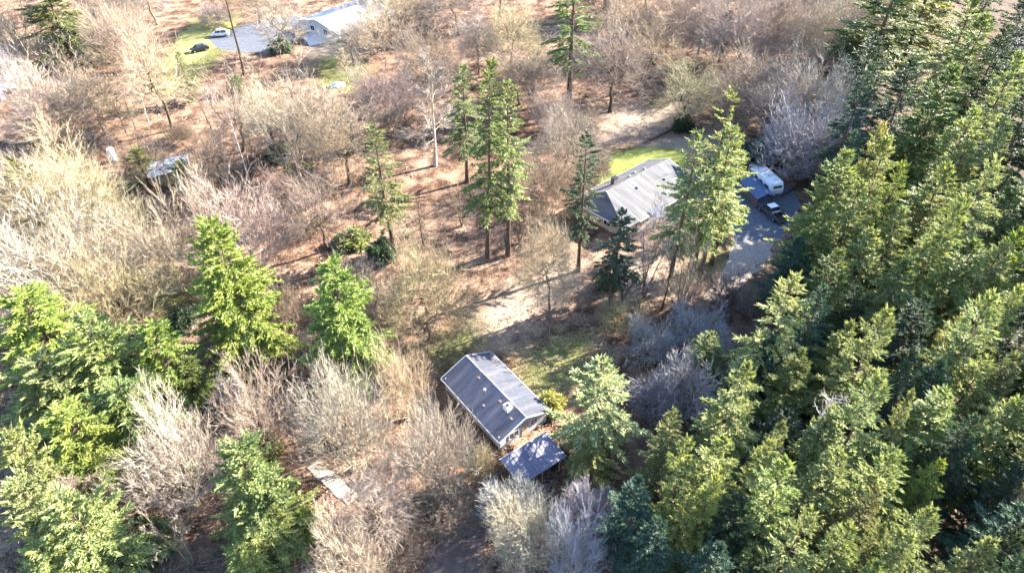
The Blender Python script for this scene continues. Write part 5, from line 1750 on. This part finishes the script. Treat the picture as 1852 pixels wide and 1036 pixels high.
# --- fallen trunks beside the track
def fallen_log(xa, ya, xb, yb, r, label):
    a_, b_ = at(xa, ya, r), at(xb, yb, r)
    n_ = 8
    s_ = np.linspace(0, 1, n_)
    P_ = np.array(a_)[None] + (np.array(b_) - np.array(a_))[None] * s_[:, None] - np.array(a_)[None] * np.array([1, 1, 0])
    P_[1:-1, :2] += np.random.default_rng(int(xa)).normal(0, 0.10, (n_ - 2, 2))
    e = empty('fallen_trunk', (a_.x, a_.y, 0), 0, label, 'log', 'fallen trunks beside the track')
    T_ = Tris()
    T_.add(*tubes(P_[None], (r * (1 - 0.6 * s_))[None], 8))
    link('trunk', T_.mesh('log_trunk', True), M['bark_dark'], e)
    q = np.random.default_rng(int(ya) + 3)
    i_ = q.integers(1, n_ - 1, 14)
    A_ = P_[i_]
    T_ = Tris()
    T_.add(*spikes(A_, A_ + np.column_stack([q.normal(0, 0.9, 14), q.normal(0, 0.9, 14), q.uniform(0.2, 1.2, 14)]), np.full(14, 0.05)))
    link('limb_stubs', T_.mesh('log_stubs'), M['bark_dark'], e)


fallen_log(1512, 268, 1440, 334, 0.30, 'long dark fallen trunk lying along the track beside the wood')
fallen_log(1470, 318, 1412, 356, 0.22, 'shorter fallen trunk at the driveway end of the track')
fallen_log(1232, 226, 1165, 258, 0.25, 'dark fallen trunk on open ground above the green lawn')
# --- ground cover that nobody could count
def scatter(n, seed, keep):
    r_ = np.random.default_rng(seed)
    out = []
    while sum(len(o) for o in out) < n:
        # uniform over the picture, so that near and far ground is covered alike
        px = r_.uniform(-80, 1930, 20000)
        py = r_.uniform(-20, 1110, 20000)
        a_ = (px - 926) / FPX
        b_ = -(py - 518) / FPX
        dz = -sin(PITCH) + b_ * cos(PITCH)
        t_ = -CAM_H / dz
        P = np.column_stack([a_ * t_, (cos(PITCH) + b_ * sin(PITCH)) * t_])
        k = keep(P[:, 0], P[:, 1])
        out.append(P[r_.random(len(P)) < k])
    return np.concatenate(out)[:n], r_


OPEN = [wp(q) for q in (
    [(800, 690), (880, 610), (1000, 750), (905, 810)], [(895, 830), (985, 775), (1030, 810), (930, 870)],
    [(1070, 350), (1100, 270), (1240, 265), (1280, 330), (1110, 410)], [(1320, 280), (1450, 320), (1460, 380), (1390, 470), (1320, 500)],
    [(300, 160), (320, 20), (560, 10), (700, 60), (560, 100), (330, 160)], [(550, 825), (580, 825), (650, 900), (630, 915)],
    [(870, 900), (905, 915), (860, 1080), (740, 1080)])]


def keep_brush(x, y):
    k = np.full(x.shape, 0.75)
    n_ = np.sin(x * 0.31) * np.cos(y * 0.27 + 1) + np.sin(x * 0.12 + y * 0.17)
    k *= np.clip(0.45 + 0.5 * n_, 0.03, 1)
    for q in OPEN:
        k = np.where(poly_mask(x, y, q), 0.0, k)
    for q in GRASSY + DIRT:
        k = np.where(poly_mask(x, y, q), k * 0.25, k)
    return k


P, r_ = scatter(7000, 3, keep_brush)
rng = r_
m_ = 11
A = np.repeat(np.column_stack([P, np.zeros(len(P))]), m_, 0) + r_.normal(0, 0.18, (len(P) * m_, 3)) * np.array([1, 1, 0])
hh = np.repeat(r_.uniform(0.5, 1.9, len(P)), m_)
dv = norm(r_.normal(0, 0.75, (len(A), 3)) * np.array([1, 1, 0.3]) + np.array([0, 0, 1.0]))
T_ = Tris()
T_.add(*spikes(A, A + dv * (hh * r_.uniform(0.5, 1.1, len(A)))[:, None], np.full(len(A), 0.022)))
o = tag(link('undergrowth', T_.mesh('undergrowth'), M['twig']), kind='stuff')
o.color = (0.25, 0.19, 0.14, 1)

P, r_ = scatter(4500, 4, keep_brush)
rng = r_
an = r_.random(len(P)) * 6.28
ln = r_.uniform(0.8, 3.5, len(P))
A = np.column_stack([P, r_.uniform(0.03, 0.2, len(P))])
Bv = A + np.column_stack([np.cos(an) * ln, np.sin(an) * ln, r_.uniform(-0.05, 0.4, len(P))])
T_ = Tris()
T_.add(*spikes(A, Bv, r_.uniform(0.02, 0.06, len(P))))
o = tag(link('fallen_branches', T_.mesh('fallen_branches'), M['twig']), kind='stuff')
o.color = (0.32, 0.27, 0.22, 1)


def keep_litter(x, y):
    k = np.full(x.shape, 0.9)
    for q in OPEN:
        k = np.where(poly_mask(x, y, q), 0.06, k)
    k *= np.clip(0.6 + 0.4 * np.sin(x * 0.5 + 1.3 * np.sin(y * 0.4)), 0.15, 1)
    return k


m, nt, p_ = new_mat("dead_leaves")
geo = nt.nodes.new("ShaderNodeNewGeometry")
rr = ramp(nt, [(0.0, (0.055, 0.036, 0.026)), (0.4, (0.15, 0.098, 0.068)), (0.75, (0.26, 0.18, 0.125)), (1.0, (0.38, 0.29, 0.21))])
nt.links.new(geo.outputs["Random Per Island"], rr.inputs[0])
nt.links.new(rr.outputs[0], p_.inputs["Base Color"])
p_.inputs["Roughness"].default_value = 0.85
P, r_ = scatter(52000, 5, keep_litter)
N = len(P)
an = r_.random(N) * 6.28
sz = r_.uniform(0.07, 0.20, N)
c_ = np.column_stack([P, r_.uniform(0.02, 0.07, N)])
e1 = np.column_stack([np.cos(an), np.sin(an), r_.normal(0, 0.35, N)]) * sz[:, None]
e2 = np.column_stack([-np.sin(an), np.cos(an), r_.normal(0, 0.35, N)]) * (sz * 0.6)[:, None]
V = np.stack([c_ - e1, c_ - e2, c_ + e1, c_ + e2], 1)
i4 = np.arange(N)[:, None] * 4
V[..., 2] = np.maximum(V[..., 2], 0.012)
tag(link('leaf_litter', tri_mesh('leaf_litter', V.reshape(-1, 3), np.concatenate([i4 + np.array([0, 1, 2]), i4 + np.array([0, 2, 3])])), m), kind='stuff')

print("trees", len(placed),)

open("/tmp/tris.txt","w").write(str([(k,len(p_["t"].polygons)+len(p_["c"].polygons)) for k,p_ in PROTO.items()]))
